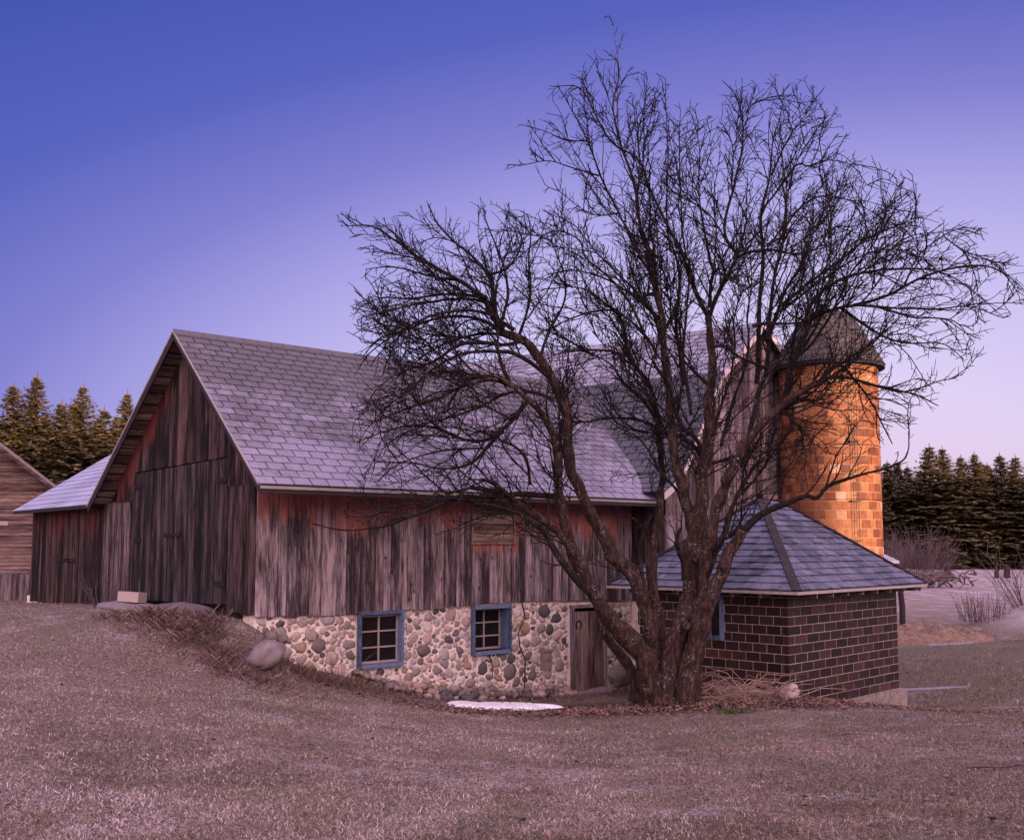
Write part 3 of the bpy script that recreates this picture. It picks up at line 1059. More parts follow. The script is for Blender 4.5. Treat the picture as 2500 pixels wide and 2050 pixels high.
for r0, r1, tries in ((0.13, 0.17, 160), (0.09, 0.13, 900), (0.065, 0.09, 3200), (0.045, 0.065, 6500), (0.025, 0.045, 9000)):
    for _ in range(tries):
        r = rs.uniform(r0, r1)
        asp = rs.uniform(0.62, 1.0)
        x, z = rs.uniform(0.05, 9.7), rs.uniform(-3.45, -1.28)
        if r > 0.12 and 3.2 < x < 5.0 and rs.random() < 0.6:
            continue
        if ok(x, z, r, r * asp):
            placed.append((x, z, r, r * asp))
            rock(mb, (x, YF + 0.002, z), r * 1.06, rs.uniform(0.14, 0.28) * r + 0.008, r * asp * 1.06, rs, ICO2, 0.42, rs.uniform(-0.6, 0.6))
mb.build('fieldstones', M['stone'], base, smooth=True)['kind'] = 'stuff'
# metal cleanout plate set in the masonry
mb = MB()
mb.box(6.80, 7.12, -0.005, 0.03, -2.72, -2.32)
mb.box(6.76, 7.16, -0.03, 0.0, -2.33, -2.27)
mb.box(6.84, 7.08, -0.015, -0.006, -2.52, -2.36)
mb.build('cleanout_plate', M['concrete'], wing)
# power cable running down the wall
mb = MB()
mb.tube([bw_ for bw_ in [(6.17, -0.05, -0.95), (6.20, -0.06, -1.25), (6.30, -0.05, -1.55), (6.12, -0.04, -1.85), (6.14, -0.05, -2.15), (6.30, -0.05, -2.45), (6.28, -0.06, -2.8), (6.25, -0.07, -3.2)]], [0.016] * 8, 6)
mb.tube([(5.30, -0.03, -2.25), (5.38, -0.03, -2.4), (5.42, -0.02, -2.62), (5.40, -0.02, -2.8)], [0.010] * 4, 5)
mb.build('cable', M['iron'], wing, smooth=True)


def window(parent, x0, x1, z0, z1, yfront, depth, cols, rows, casing=0.075):
    mb = MB()
    # outer casing boards
    mb.box(x0 - casing, x0, yfront - 0.03, yfront + 0.03, z0 - casing, z1 + casing, rt(rng))
    mb.box(x1, x1 + casing * 0.6, yfront - 0.03, yfront + 0.03, z0 - casing, z1 + casing, rt(rng))
    mb.box(x0, x1, yfront - 0.028, yfront + 0.03, z1, z1 + casing * 0.9, rt(rng))
    mb.box(x0, x1, yfront - 0.045, yfront + depth, z0 - casing, z0, rt(rng))
    # deep reveal
    mb.box(x0 - 0.02, x0 + 0.02, yfront + 0.031, yfront + depth, z0, z1, rt(rng))
    mb.box(x1 - 0.02, x1 + 0.02, yfront + 0.031, yfront + depth, z0, z1, rt(rng))
    mb.box(x0 + 0.021, x1 - 0.021, yfront + 0.031, yfront + depth, z1 - 0.02, z1 + 0.02, rt(rng))
    fr = mb.build('window', M['blue'], parent)
    yb = yfront + depth
    mb = MB()
    mb.box(x0 + 0.021, x1 - 0.021, yb - 0.015, yb - 0.005, z0 + 0.001, z1 - 0.021)
    mb.build('pane', M['glass'], fr)
    mb = MB()
    xa, xb, za, zb_ = x0 + 0.022, x1 - 0.022, z0 + 0.002, z1 - 0.022
    for k in range(1, cols):
        x = xa + (xb - xa) * k / cols
        mb.box(x - 0.014, x + 0.014, yb - 0.045, yb - 0.016, za, zb_)
    for k in range(1, rows):
        z = za + (zb_ - za) * k / rows
        mb.box(xa, xb, yb - 0.043, yb - 0.017, z - 0.013, z + 0.013)
    mb.box(xa, xb, yb - 0.04, yb - 0.016, za, za + 0.045)
    mb.box(xa, xb, yb - 0.04, yb - 0.016, zb_ - 0.03, zb_)
    mb.box(xa, xa + 0.03, yb - 0.04, yb - 0.016, za + 0.046, zb_ - 0.031)
    mb.box(xb - 0.03, xb, yb - 0.04, yb - 0.016, za + 0.046, zb_ - 0.031)
    mb.build('sash', M['muntin'], fr)
    return fr


w1 = window(wing, *WIN[0], -0.02, 0.14, 2, 3)
w1['label'] = 'six-pane window in worn blue frame nearest the barn corner'
w2 = window(wing, *WIN[1], -0.02, 0.32, 2, 3)
w2['label'] = 'deep-set six-pane window in a strong blue frame'
# plank door with frame and horseshoe
mb = MB()
zz = 7.80
for w in (0.24, 0.23, 0.20, 0.29):
    mb.box(zz + 0.004, zz + w - 0.004, 0.03, 0.06 + rng.uniform(0, 0.006), -3.28, -1.50, rt(rng))
    zz += w
pd = mb.build('plank_door', M['wood_brown'], wing)
mb = MB()
for k in range(13):
    a = math.radians(-60 + 300 * k / 12)
hs = [(7.96 + 0.075 * math.sin(math.radians(a)), 0.018, -1.80 + 0.095 * math.cos(math.radians(a))) for a in range(-150, 151, 20)]
mb.tube(hs, [0.014] * len(hs), 6)
mb.build('horseshoe', M['iron'], pd, smooth=True)
mb = MB()
mb.box(7.70, 7.79, -0.03, 0.06, -3.4, -1.42, rt(rng))
mb.box(8.76, 8.84, -0.005, 0.06, -3.4, -1.42, rt(rng))
mb.box(7.68, 8.86, -0.035, 0.06, -1.418, -1.345, rt(rng))
mb.build('door_frame', M['wood_skirt'], wing)
mb = MB()
mb.box(7.7, 8.85, 0.09, 0.12, -3.4, -1.4)
mb.build('door_backing', M['dark'], wing)

# lean-to on the left
LE, LZ, LM = 14.05, 0.945, 0.655
mb = MB()
boards(mb, 'y', 7.78, 13.45, lambda y: -1.45 - (y - 7.8) * 0.016, lambda y: 1.05, 0.0, -1, 0.17, rng=rng, openings=[(9.78, 10.86, -0.36, 0.84)], ragged=0.03)
mb.box(-0.040, 0.0, 13.40, 13.52, -1.55, 1.10, rt(rng))
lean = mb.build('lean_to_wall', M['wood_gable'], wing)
mb = MB()
mb.box(0.0, 0.05, 7.72, 13.44, -1.45, 1.05)
mb.build('lean_to_backing', M['dark'], wing)
mb = MB()
y = 9.80
for k in range(6):
    mb.box(-0.016, -0.004, y + 0.004, y + 0.172, -0.35, 0.83, rt(rng))
    y += 0.176
mb.box(-0.07, -0.002, 9.74, 10.90, -0.42, -0.36, rt(rng))
hatch = mb.build('hatch', M['wood_gable'], lean)
mb = MB()
boards(mb, 'x', 0.06, 6.0, lambda x: -1.6, lambda x: 1.0, 13.45, 1, 0.2, rng=rng)
mb.build('lean_to_side_wall', M['wood_gable'], wing)
mb = MB()
slab(mb, [(-GD, LZ), (0.2, LZ + 0.6 * LM)], 7.72, LE, 0.05, axis='y')
slab(mb, [(0.2, LZ + 0.6 * LM), (3.6, LZ + 4.0 * LM)], 5.6, LE, 0.05, axis='y')
slab(mb, [(7.6, LZ), (3.6, LZ + 4.0 * LM)], 6.6, LE, 0.05, axis='y')
mb.hexa([(-0.02, 13.40, 1.0), (7.2, 13.40, 1.0), (7.2, 13.45, 1.0), (-0.02, 13.45, 1.0), (3.5, 13.40, 3.3), (3.7, 13.40, 3.3), (3.7, 13.45, 3.3), (3.5, 13.45, 3.3)])
lroof = mb.build('lean_to_roof', M['deck'], wing)
mb = MB()


def lclip(hx, hz, q0, q1):
    # only where the lean-to roof stands above the wing's own roof
    lim = VL if hz < ZL + 0.05 else VAP + (ZAP - hz) / S_L
    q0 = max(q0, (lim - 0.35) if hx > 0.2 else VL - 0.05)
    return (q0, q1) if q1 > q0 else None


shingles(mb, [(-GD - 0.03, LZ - 0.02), (3.6, LZ + 4.0 * LM)], 5.0, LE + 0.02, 1.3, 0.26, axis='y', rng=rng, gap=0.006, clip=lclip, thick=0.016)
mb.build('shingles', M['shingle_frost'], lroof)
mb = MB()
mb.box(-GD - 0.02, -GD + 0.02, VL + 0.05, LE, LZ - 0.09, LZ - 0.03)
mb.hexa([(-GD, LE, LZ - 0.1), (3.6, LE, LZ + 4 * LM - 0.1), (3.6, LE + 0.03, LZ + 4 * LM - 0.1), (-GD, LE + 0.03, LZ - 0.1),
         (-GD, LE, LZ - 0.02), (3.6, LE, LZ + 4 * LM - 0.02), (3.6, LE + 0.03, LZ + 4 * LM - 0.02), (-GD, LE + 0.03, LZ - 0.02)])
mb.build('fascia', M['black_trim'], lroof)

# ---------------------------------------------------------------- main barn with the bell-cast gambrel end
PV = -1.03
PE = PV - 0.30
UC = 13.3
prof_l = [(9.38, 1.20), (9.66, 1.37), (10.06, 1.74), (10.59, 2.60), (10.87, 3.09), (11.58, 4.20), (12.4, 4.90), (13.3, 5.66)]
prof_r = [(2 * UC - a, b) for a, b in prof_l]
main = empty('main_barn', 'tall main barn with curved gambrel roof and pale weathered end wall', 'barn', C0, RZ_B)


def main_z(x):
    x = x if x <= UC else 2 * UC - x
    return float(np.interp(x, [a for a, b in prof_l], [b for a, b in prof_l]))


mb = MB()
rng = random.Random(23)
boards(mb, 'x', 9.70, 16.9, lambda x: -1.3, lambda x: min(main_z(x) - 0.06, 0.70), PV, -1, 0.27, rng=rng, ragged=0.02)
boards(mb, 'x', 9.72, 16.88, lambda x: 0.69, lambda x: min(main_z(x) - 0.06, 2.6), PV - 0.012, -1, 0.25, rng=rng, ragged=0.0)
boards(mb, 'x', 10.5, 16.1, lambda x: 2.59, lambda x: main_z(x) - 0.06, PV - 0.02, -1, 0.24, rng=rng, ragged=0.0)
mb.build('end_wall', M['wood_main'], main)
mb = MB()
boards(mb, 'y', PV, 0.0, lambda y: -1.3, lambda y: 1.35, 9.70, -1, 0.2, rng=rng, ragged=0.02)
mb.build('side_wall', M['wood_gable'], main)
mb = MB()
xs = [9.75, 10.06, 10.59, 10.87, 11.58, 13.3, 15.02, 15.73, 16.01, 16.54, 16.85]
for x0, x1 in zip(xs[:-1], xs[1:]):
    mb.hexa([(x0, PV, -1.25), (x1, PV, -1.25), (x1, PV + 0.05, -1.25), (x0, PV + 0.05, -1.25), (x0, PV, main_z(x0) - 0.1), (x1, PV, main_z(x1) - 0.1), (x1, PV + 0.05, main_z(x1) - 0.1), (x0, PV + 0.05, main_z(x0) - 0.1)])
mb.box(9.72, 9.76, PV + 0.05, 0.0, -1.25, 1.3)
mb.build('wall_backing', M['dark'], main)
mb = MB()
mb.box(14.25, 15.35, PV - 0.075, PV - 0.045, 0.4, 2.3, rt(rng))
od = mb.build('loft_door', M['wood_skirt'], main)
mb = MB()
mb.box(9.73, 16.9, PV + 0.03, PV + 0.4, -4.2, -1.2)
mb.box(9.73, 10.1, PV + 0.4, 0.4, -4.2, -1.2)
mbase = mb.build('stone_base', M['mortar'], main)
mb = MB()
for _ in range(60):
    r = rs.uniform(0.06, 0.13)
    rock(mb, (9.73, rs.uniform(PV + 0.15, -0.1), rs.uniform(-3.3, -1.4)), 0.03, r, r * 0.8, rs, ICO2, 0.25)
mb.build('fieldstones', M['stone'], mbase, smooth=True)['kind'] = 'stuff'
mb = MB()
mb.box(9.66, 9.72, -0.50, -0.18, -1.92, -1.50)
sw = mb.build('window', M['white'], main)
sw['label'] = 'tiny white-framed window low in the stone'
mb = MB()
mb.box(9.645, 9.659, -0.45, -0.36, -1.86, -1.55)
mb.box(9.645, 9.659, -0.32, -0.23, -1.86, -1.55)
mb.build('pane', M['glass'], sw)
mb = MB()
slab(mb, prof_l, PE, 9.0, 0.05, axis='y')
slab(mb, prof_r, PE, 9.0, 0.05, axis='y')
mb.v = [(x - 0.22 * (y - PE), y, z) for x, y, z in mb.v]
mroof = mb.build('roof', M['deck'], main)
mb = MB()
shingles(mb, prof_l[5:], PE - 0.02, 9.0, 0.34, 0.205, axis='y', rng=rng, gap=0.035, thick=0.018)
shingles(mb, prof_r[5:], PE - 0.02, 9.0, 0.34, 0.205, axis='y', rng=rng, gap=0.035, thick=0.018, flip=-1)
mb.v = [(x - 0.22 * (y - PE), y, z) for x, y, z in mb.v]
mb.build('shingles', M['shingle_main'], mroof)
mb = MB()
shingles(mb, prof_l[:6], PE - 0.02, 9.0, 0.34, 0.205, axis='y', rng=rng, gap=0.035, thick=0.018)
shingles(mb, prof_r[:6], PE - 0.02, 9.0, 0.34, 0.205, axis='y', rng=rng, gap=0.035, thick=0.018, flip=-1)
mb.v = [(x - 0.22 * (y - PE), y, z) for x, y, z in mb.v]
mb.build('shingles', M['shingle_steep_shade'], mroof)['label'] = 'darker shingles of the steep lower slopes, shade painted in'
mb = MB()
for prof in (prof_l, prof_r):
    for (a, b) in zip(prof[:-1], prof[1:]):
        mb.hexa([(a[0], PE - 0.03, a[1] - 0.17), (b[0], PE - 0.03, b[1] - 0.17), (b[0], PE, b[1] - 0.17), (a[0], PE, a[1] - 0.17),
                 (a[0], PE - 0.03, a[1] - 0.01), (b[0], PE - 0.03, b[1] - 0.01), (b[0], PE, b[1] - 0.01), (a[0], PE, a[1] - 0.01)])
mb.build('rake_trim', M['rake'], mroof)

# ---------------------------------------------------------------- glazed block milk house (local x to the right-back, y to the left)
house = empty('milk_house', 'small dark brown glazed block milk house with slate blue hip roof', 'outbuilding', HC, RZ_H)
rng = random.Random(31)
mb = MB()
HWIN = (1.40, 2.08, -1.856, -0.985)
ys = [0.0, HWIN[0], HWIN[1], HWL]
mb.box(0.0, HWR, 0.0, 0.2, HZB - 0.01, HZE + 0.10)
mb.box(HWR - 0.2, HWR - 0.0, 0.2, HWL, HZB - 0.01, HZE + 0.1)
mb.box(0.2, HWR - 0.2, HWL - 0.2, HWL, HZB - 0.01, HZE + 0.1)
mb.box(0.0, 0.2, 0.2, HWIN[0], HZB - 0.01, HZE + 0.1)
mb.box(0.0, 0.2, HWIN[1], HWL, HZB - 0.01, HZE + 0.1)
mb.box(0.0, 0.2, HWIN[0], HWIN[1], HZB - 0.01, HWIN[2])
mb.box(0.0, 0.2, HWIN[0], HWIN[1], HWIN[3], HZE + 0.1)
mb.build('wall', M['mortar_house'], house)
mb = MB()
ch, bl_, bx = 0.1745, 0.307, 0.462
nrow = 13
for r in range(nrow):
    z0 = HZB + r * ch
    z1 = z0 + ch - 0.013
    # right-hand wall along x, half-overlap at the corner
    p = 0.0 if r % 2 else -bl_ * 0.0
    first = bx if r % 2 == 0 else bx * 0.5
    x = 0.0
    w = first
    while x < HWR - 0.02:
        x1 = min(x + w, HWR)
        mb.box(x + (0.009 if x > 0 else -0.0045), x1 - 0.009, -0.004 + rng.uniform(-.001, .001), 0.10, z0, z1, rt(rng))
        x, w = x1, bx
    y = 0.104
    w = bl_ * (0.5 if r % 2 == 0 else 1.0) - 0.104
    while y < HWL - 0.02:
        y1 = min(y + w, HWL)
        a, b = y, y1
        if z1 > HWIN[2] and z0 < HWIN[3]:
            if a < HWIN[0] < b:
                b = HWIN[0]
            elif a < HWIN[1] < b:
                a = HWIN[1]
            elif HWIN[0] <= a and b <= HWIN[1]:
                y, w = y1, bl_
                continue
        if b - a > 0.03:
            mb.box(-0.004 + rng.uniform(-.001, .001), 0.10, a, b - 0.013, z0, z1, rt(rng))
        y, w = y1, bl_
    # back wall and far end
    x = 0.0
    while x < HWR - 0.02:
        x1 = min(x + bl_, HWR)
        mb.box(x + 0.007, x1 - 0.007, HWL - 0.1, HWL + 0.004, z0, z1, rt(rng))
        x = x1
mb.build('blocks', M['tile_brown'], house)
mb = MB()
mb.box(-0.10, HWR + 0.12, -0.12, HWL + 0.1, -4.3, HZB - 0.012)
mb.build('foundation', M['concrete'], house)
mb = MB()
c_ = 0.085
mb.box(-0.03, 0.05, HWIN[0], HWIN[0] + c_, HWIN[2], HWIN[3], rt(rng))
mb.box(-0.03, 0.05, HWIN[1] - c_, HWIN[1], HWIN[2], HWIN[3], rt(rng))
mb.box(-0.035, 0.05, HWIN[0] + c_, HWIN[1] - c_, HWIN[2], HWIN[2] + c_, rt(rng))
mb.box(-0.03, 0.05, HWIN[0] + c_, HWIN[1] - c_, HWIN[3] - c_, HWIN[3], rt(rng))
ym = (HWIN[0] + HWIN[1]) / 2
mb.box(-0.02, 0.04, ym - 0.03, ym + 0.03, HWIN[2] + c_, HWIN[3] - c_, rt(rng))
hwn = mb.build('window', M['blue'], house)
mb = MB()
mb.box(0.055, 0.065, HWIN[0], HWIN[1], HWIN[2], HWIN[3])
mb.build('pane', M['glass'], hwn)
# hip roof
ov = HOV
E0, E1, E2, E3 = (-ov, -ov), (HWR + ov, -ov), (HWR + ov, HWL + ov), (-ov, HWL + ov)
R0, R1 = (HWR / 2 - 0.32, HWL / 2), (HWR / 2 + 0.26, HWL / 2)
mb = MB()
th = 0.05
top = [(E0[0], E0[1], HZE), (E1[0], E1[1], HZE), (E2[0], E2[1], HZE), (E3[0], E3[1], HZE), (R0[0], R0[1], HZR), (R1[0], R1[1], HZR)]
low = [(a, b, c - th) for a, b, c in top]
F = [(0, 1, 5, 4), (1, 2, 5), (2, 3, 4, 5), (3, 0, 4)]
mb.add(top + low, F + [tuple(i + 6 for i in reversed(f)) for f in F] + [(0, 6, 7, 1), (1, 7, 8, 2), (2, 8, 9, 3), (3, 9, 6, 0)])
hroof = mb.build('roof', M['deck'], house)


def hip_shingles(mb, a, b, ra, rb, rows=15, tab=0.30):
    """rows of random-width laminated tabs on the plane a-b (eave) to ra-rb (ridge)"""
    a, b, ra, rb = (Vector(q) for q in (a, b, ra, rb))
    n = (b - a).cross(ra - a).normalized()
    for r in range(rows):
        t0, t1 = r / rows, min((r + 1.12) / rows, 1.0)
        l0, r0 = a.lerp(ra, t0), b.lerp(rb, t0)
        l1, r1 = a.lerp(ra, t1), b.lerp(rb, t1)
        Lw = (r0 - l0).length
        p = -rng.uniform(0, tab)
        while p < Lw:
            w = tab * rng.uniform(0.5, 1.2)
            f0, f1 = max(p, 0) / Lw, min(p + w - 0.006, Lw) / Lw
            p += w
            if f1 - f0 < 0.01:
                continue
            th_ = 0.036 if rng.random() < 0.5 else 0.022
            # keep tabs square to the eave: clip the upper edge between the hips
            d = (b - a).normalized()
            A0, B0 = l0 + (r0 - l0) * f0, l0 + (r0 - l0) * f1
            s0 = (A0 - a).dot(d)
            s1 = (B0 - a).dot(d)
            m0, m1 = (l1 - a).dot(d), (r1 - a).dot(d)
            u0, u1 = min(max(s0, m0), m1), min(max(s1, m0), m1)
            A1, B1 = l1 + d * (u0 - m0), l1 + d * (u1 - m0)
            mb.hexa([A0 + n * 0.002, B0 + n * 0.002, B1 + n * 0.002, A1 + n * 0.002, A0 + n * (th_ + 0.008), B0 + n * (th_ + 0.008), B1 + n * 0.008, A1 + n * 0.008], rt(rng))


mb = MB()
z3 = HZE
hip_shingles(mb, (*E0, z3), (*E1, z3), (*R0, HZR), (*R1, HZR))
hip_shingles(mb, (*E3, z3), (*E0, z3), (*R0, HZR), (*R0, HZR))
hip_shingles(mb, (*E1, z3), (*E2, z3), (*R1, HZR), (*R1, HZR))
hip_shingles(mb, (*E2, z3), (*E3, z3), (*R1, HZR), (*R0, HZR))
mb.build('shingles', M['shingle_house'], hroof)
for e, r in ((E0, R0), (E1, R1), (E3, R0), (E2, R1)):
    mb = MB()
    a, b = Vector((*e, HZE + 0.015)), Vector((*r, HZR + 0.03))
    n_ = 26
    for k in range(n_):
        mb.bar(a.lerp(b, k / n_), a.lerp(b, (k + 1.1) / n_) + Vector((0, 0, 0.0)), 0.17, 0.035, tint=rt(rng))
    mb.build('hip_cap', M['cap'], hroof)
mb = MB()
mb.bar((*R0, HZR + 0.05), (*R1, HZR + 0.05), 0.16, 0.10)
cap = mb.build('ridge_cap', mat_simple('rust red ridge', (0.20, 0.095, 0.095), 0.6), hroof)
for rr in (R0, R1):
    mb = MB()
    rock(mb, (rr[0], rr[1], HZR + 0.075), 0.062, 0.062, 0.075, rng, ICO2, 0.05)
    mb.tube([(rr[0], rr[1], HZR), (rr[0], rr[1], HZR + 0.06)], [0.05, 0.03], 8)
    mb.build('finial', M['iron'], hroof, smooth=True)
mb = MB()
g_ = 0.03
mb.box(E0[0] - g_, E1[0] + g_, E0[1] - g_, E0[1] - 0.002, HZE - 0.066, HZE - 0.012)
mb.box(E0[0] - g_, E0[0] - 0.002, E0[1], E3[1] + g_, HZE - 0.066, HZE - 0.012)
mb.build('fascia', M['trim'], hroof)
for k in range(8):
    x = 0.3 + k * 0.62
    mb = MB()
    mb.box(x, x + 0.04, -ov + 0.02, 0.0, HZE - 0.15, HZE - 0.06)
    mb.build('rafter_tail', M['wood_skirt'], hroof)
for k in range(6):
    y = 0.3 + k * 0.62
    mb = MB()
    mb.box(-ov + 0.02, 0.0, y, y + 0.04, HZE - 0.15, HZE - 0.06)
    mb.build('rafter_tail', M['wood_skirt'], hroof)
mb = MB()
mb.hexa([(HWR + ov - 0.30, -ov + 0.1, HZE - 0.08), (HWR + ov - 0.02, -ov + 0.1, HZE - 0.17), (HWR + ov - 0.02, -ov + 0.14, HZE - 0.17), (HWR + ov - 0.30, -ov + 0.14, HZE - 0.08),
         (HWR + ov - 0.30, -ov + 0.1, HZE - 0.06), (HWR + ov - 0.02, -ov + 0.1, HZE - 0.06), (HWR + ov - 0.02, -ov + 0.14, HZE - 0.06), (HWR + ov - 0.30, -ov + 0.14, HZE - 0.06)])
mb.build('rafter_tail', M['wood_skirt'], hroof)

# ---------------------------------------------------------------- silo
SX, SY, SR = 8.06, 26.15, 1.215
silo = empty('silo', 'round orange glazed tile silo with brown shingled dome roof and ladder', 'silo', (SX, SY, 0))
rng = random.Random(41)
mb = MB()
n = 64
for (r_, z0, z1) in ((SR - 0.012, -4.0, 4.62),):
    ring = [(r_ * math.cos(2 * math.pi * k / n), r_ * math.sin(2 * math.pi * k / n)) for k in range(n)]
    mb.add([(x, y, z0) for x, y in ring] + [(x, y, z1) for x, y in ring], [(k, (k + 1) % n, n + (k + 1) % n, n + k) for k in range(n)])
mb.build('wall', M['mortar_silo'], silo, smooth=True)
mb = MB()
row_h = 0.222
nt_ = 30
z = -3.6
r = 0
while z < 4.58:
    for k in range(nt_):
        a0 = (k + 0.5 * (r % 2)) * 2 * math.pi / nt_ + 0.008
        a1 = (k + 1 + 0.5 * (r % 2)) * 2 * math.pi / nt_ - 0.008
        t = rt(rng)
        if rng.random() < 0.16:
            t = (rng.uniform(0, 0.15), t[1], t[2])
        elif t[0] < 0.08:
            t = (0.3, t[1], t[2])
        VV, FF = [], []
        ns_ = 3
        tilt = rng.uniform(-0.002, 0.002)
        for q in range(ns_ + 1):
            a = a0 + (a1 - a0) * q / ns_
            for (zz, rad) in ((z + 0.009, SR), (z + row_h - 0.009, SR + tilt), ):
                VV.append((rad * math.cos(a), rad * math.sin(a), zz))
        for q in range(ns_):
            FF.append((2 * q, 2 * q + 2, 2 * q + 3, 2 * q + 1))
        b_ = len(VV)
        VV += [((SR - 0.014) * math.cos(a), (SR - 0.014) * math.sin(a), zz) for a in (a0, a1) for zz in (z + 0.006, z + row_h - 0.006)]
        FF += [(0, 1, b_ + 1, b_), (2 * ns_ + 1, 2 * ns_, b_ + 2, b_ + 3)]
        mb.add(VV, FF, t)
    z += row_h
    r += 1
mb.build('tiles', M['tile_orange'], silo)
# dome roof: steep curve
dome = [(SR + 0.17, 4.42), (SR + 0.165, 4.50), (SR - 0.06, 4.90), (SR - 0.29, 5.30), (SR - 0.51, 5.66), (SR - 0.78, 5.90), (0.05, 6.03)]
mb = MB()
n = 48
VV = [(SR - 0.02, 4.40)] + dome
FF = []
P3 = []
for (rad, zz) in VV:
    for k in range(n):
        P3.append((rad * math.cos(2 * math.pi * k / n), rad * math.sin(2 * math.pi * k / n), zz))
for i in range(len(VV) - 1):
    for k in range(n):
        FF.append((i * n + k, i * n + (k + 1) % n, (i + 1) * n + (k + 1) % n, (i + 1) * n + k))
mb.add(P3, FF)
sroof = mb.build('roof', M['deck'], silo)
mb = MB()
D = [Vector(q) for q in dome[1:]]
Ls = [0]
for i in range(len(D) - 1):
    Ls.append(Ls[-1] + (D[i + 1] - D[i]).length)
rows = 13
for r in range(rows):
    def dat(s):
        for i in range(len(D) - 1):
            if s <= Ls[i + 1] + 1e-6:
                return D[i].lerp(D[i + 1], (s - Ls[i]) / (Ls[i + 1] - Ls[i]))
        return D[-1]
    a, b = dat(Ls[-1] * r / rows), dat(min(Ls[-1] * (r + 1.1) / rows, Ls[-1]))
    cnt = max(8, int(2 * math.pi * a.x / 0.22))
    for k in range(cnt):
        a0 = (k + 0.5 * (r % 2)) * 2 * math.pi / cnt
        a1 = a0 + 2 * math.pi / cnt * 0.96
        q = []
        for (rad, zz) in ((a.x + 0.004, a.y), (b.x + 0.003, b.y)):
            q += [(rad * math.cos(a0), rad * math.sin(a0), zz), (rad * math.cos(a1), rad * math.sin(a1), zz)]
        q2 = []
        for (rad, zz) in ((a.x + 0.022, a.y + 0.006), (b.x + 0.010, b.y + 0.005)):
            q2 += [(rad * math.cos(a0), rad * math.sin(a0), zz), (rad * math.cos(a1), rad * math.sin(a1), zz)]
        mb.hexa([q[0], q[1], q[3], q[2], q2[0], q2[1], q2[3], q2[2]], rt(rng))
mb.build('shingles', M['shingle_silo'], sroof)
# ladder and hoops
mb = MB()
ang = math.atan2(-26.15, -8.06) + 0.47
cx_, cy_ = math.cos(ang), math.sin(ang)
tx, ty = -cy_, cx_
for s in (-0.065, 0.065):
    mb.bar(((SR + 0.07) * cx_ + tx * s, (SR + 0.07) * cy_ + ty * s, -2.5), ((SR + 0.07) * cx_ + tx * s, (SR + 0.07) * cy_ + ty * s, 4.3), 0.012, 0.012)
zz = -2.4
while zz < 4.3:
    mb.bar(((SR + 0.07) * cx_ - tx * .065, (SR + 0.07) * cy_ - ty * .065, zz), ((SR + 0.07) * cx_ + tx * .065, (SR + 0.07) * cy_ + ty * .065, zz), 0.010, 0.010)
    zz += 0.30
for zz in (-1.4, 0.1, 1.05, 2.5, 3.9):
    mb.bar(((SR - 0.01) * cx_ - tx * .12, (SR - 0.01) * cy_ - ty * .12, zz), ((SR + 0.09) * cx_ - tx * .12, (SR + 0.09) * cy_ - ty * .12, zz), 0.03, 0.03)
    mb.bar(((SR + .085) * cx_ - tx * .13, (SR + .085) * cy_ - ty * .13, zz), ((SR + .085) * cx_ + tx * .1, (SR + .085) * cy_ + ty * .1, zz), 0.03, 0.03)
mb.build('ladder', M['iron'], silo)
for zz in (-2.9, -1.57, -0.24, 1.1, 2.43, 3.75):
    mb = MB()
    ring = [((SR + 0.004) * math.cos(2 * math.pi * k / 60), (SR + 0.004) * math.sin(2 * math.pi * k / 60), zz) for k in range(61)]
    mb.tube(ring, [0.007] * 61, 5, cap=False)
    mb.build('hoop', M['iron'], silo, smooth=True)

# ---------------------------------------------------------------- old siding shed at far left
SO = Vector((-13.9, 32.6, 0))
shed = empty('siding_shed', 'old shed of bleached horizontal siding at the left edge', 'shed', SO, math.radians(19))
rng = random.Random(51)
SW = 7.4                                   # width to the left of the right corner
EH, SLP = 1.35, 0.80                       # eave height, slope
mb = MB()
z = -0.86
while z < EH + SW / 2 * SLP - 0.1:
    h = 0.115
    def half(zv):
        return SW / 2 if zv < EH else max(SW / 2 - (zv - EH) / SLP, 0.02)
    h0, h1 = half(z), half(z + h)
    xc = -SW / 2
    segs = [(-1.0, rng.uniform(-0.5, 0.4)), (None, 1.0)]
    cut = rng.uniform(-0.6, 0.6)
    for (a, b) in ((-1.0, cut), (cut, 1.0)):
        t = rt(rng)
        jz = rng.uniform(-0.004, 0.004)
        mb.hexa([(xc + a * h0 + .004, -0.026, z + jz), (xc + b * h0 - .004, -0.026, z + jz), (xc + b * h0, 0, z), (xc + a * h0, 0, z),
                 (xc + a * h1 + .004, -0.008, z + h + 0.012), (xc + b * h1 - .004, -0.008, z + h + 0.012), (xc + b * h1, 0, z + h + 0.012), (xc + a * h1, 0, z + h + 0.012)], t)
    z += h
swl = mb.build('gable_siding', M['wood_siding'], shed)
mb = MB()
boards(mb, 'x', -SW, 0.0, lambda x: -2.3, lambda x: -0.90, 0.0, -1, 0.17, rng=rng, ragged=0.02)
mb.build('skirting', M['wood_skirt'], shed)
mb = MB()
boards(mb, 'y', 0.03, 7.0, lambda y: -2.3, lambda y: EH, 0.0, 1, 0.2, rng=rng)
mb.box(-SW + 0.05, -0.02, 0.0, 0.05, -2.2, EH)
mb.build('side_wall', M['wood_skirt'], shed)
mb = MB()
for s in (-1, 1):
    ee = (-SW / 2 + s * (SW / 2 + 0.42), EH - 0.42 * SLP + 0.06)
    rr = (-SW / 2, EH + SW / 2 * SLP + 0.06)
    slab(mb, [ee, rr], -0.50, 7.2, 0.07, axis='y', tint=rt(rng))
mb.build('roof', M['wood_soffit'], shed)
mb = MB()
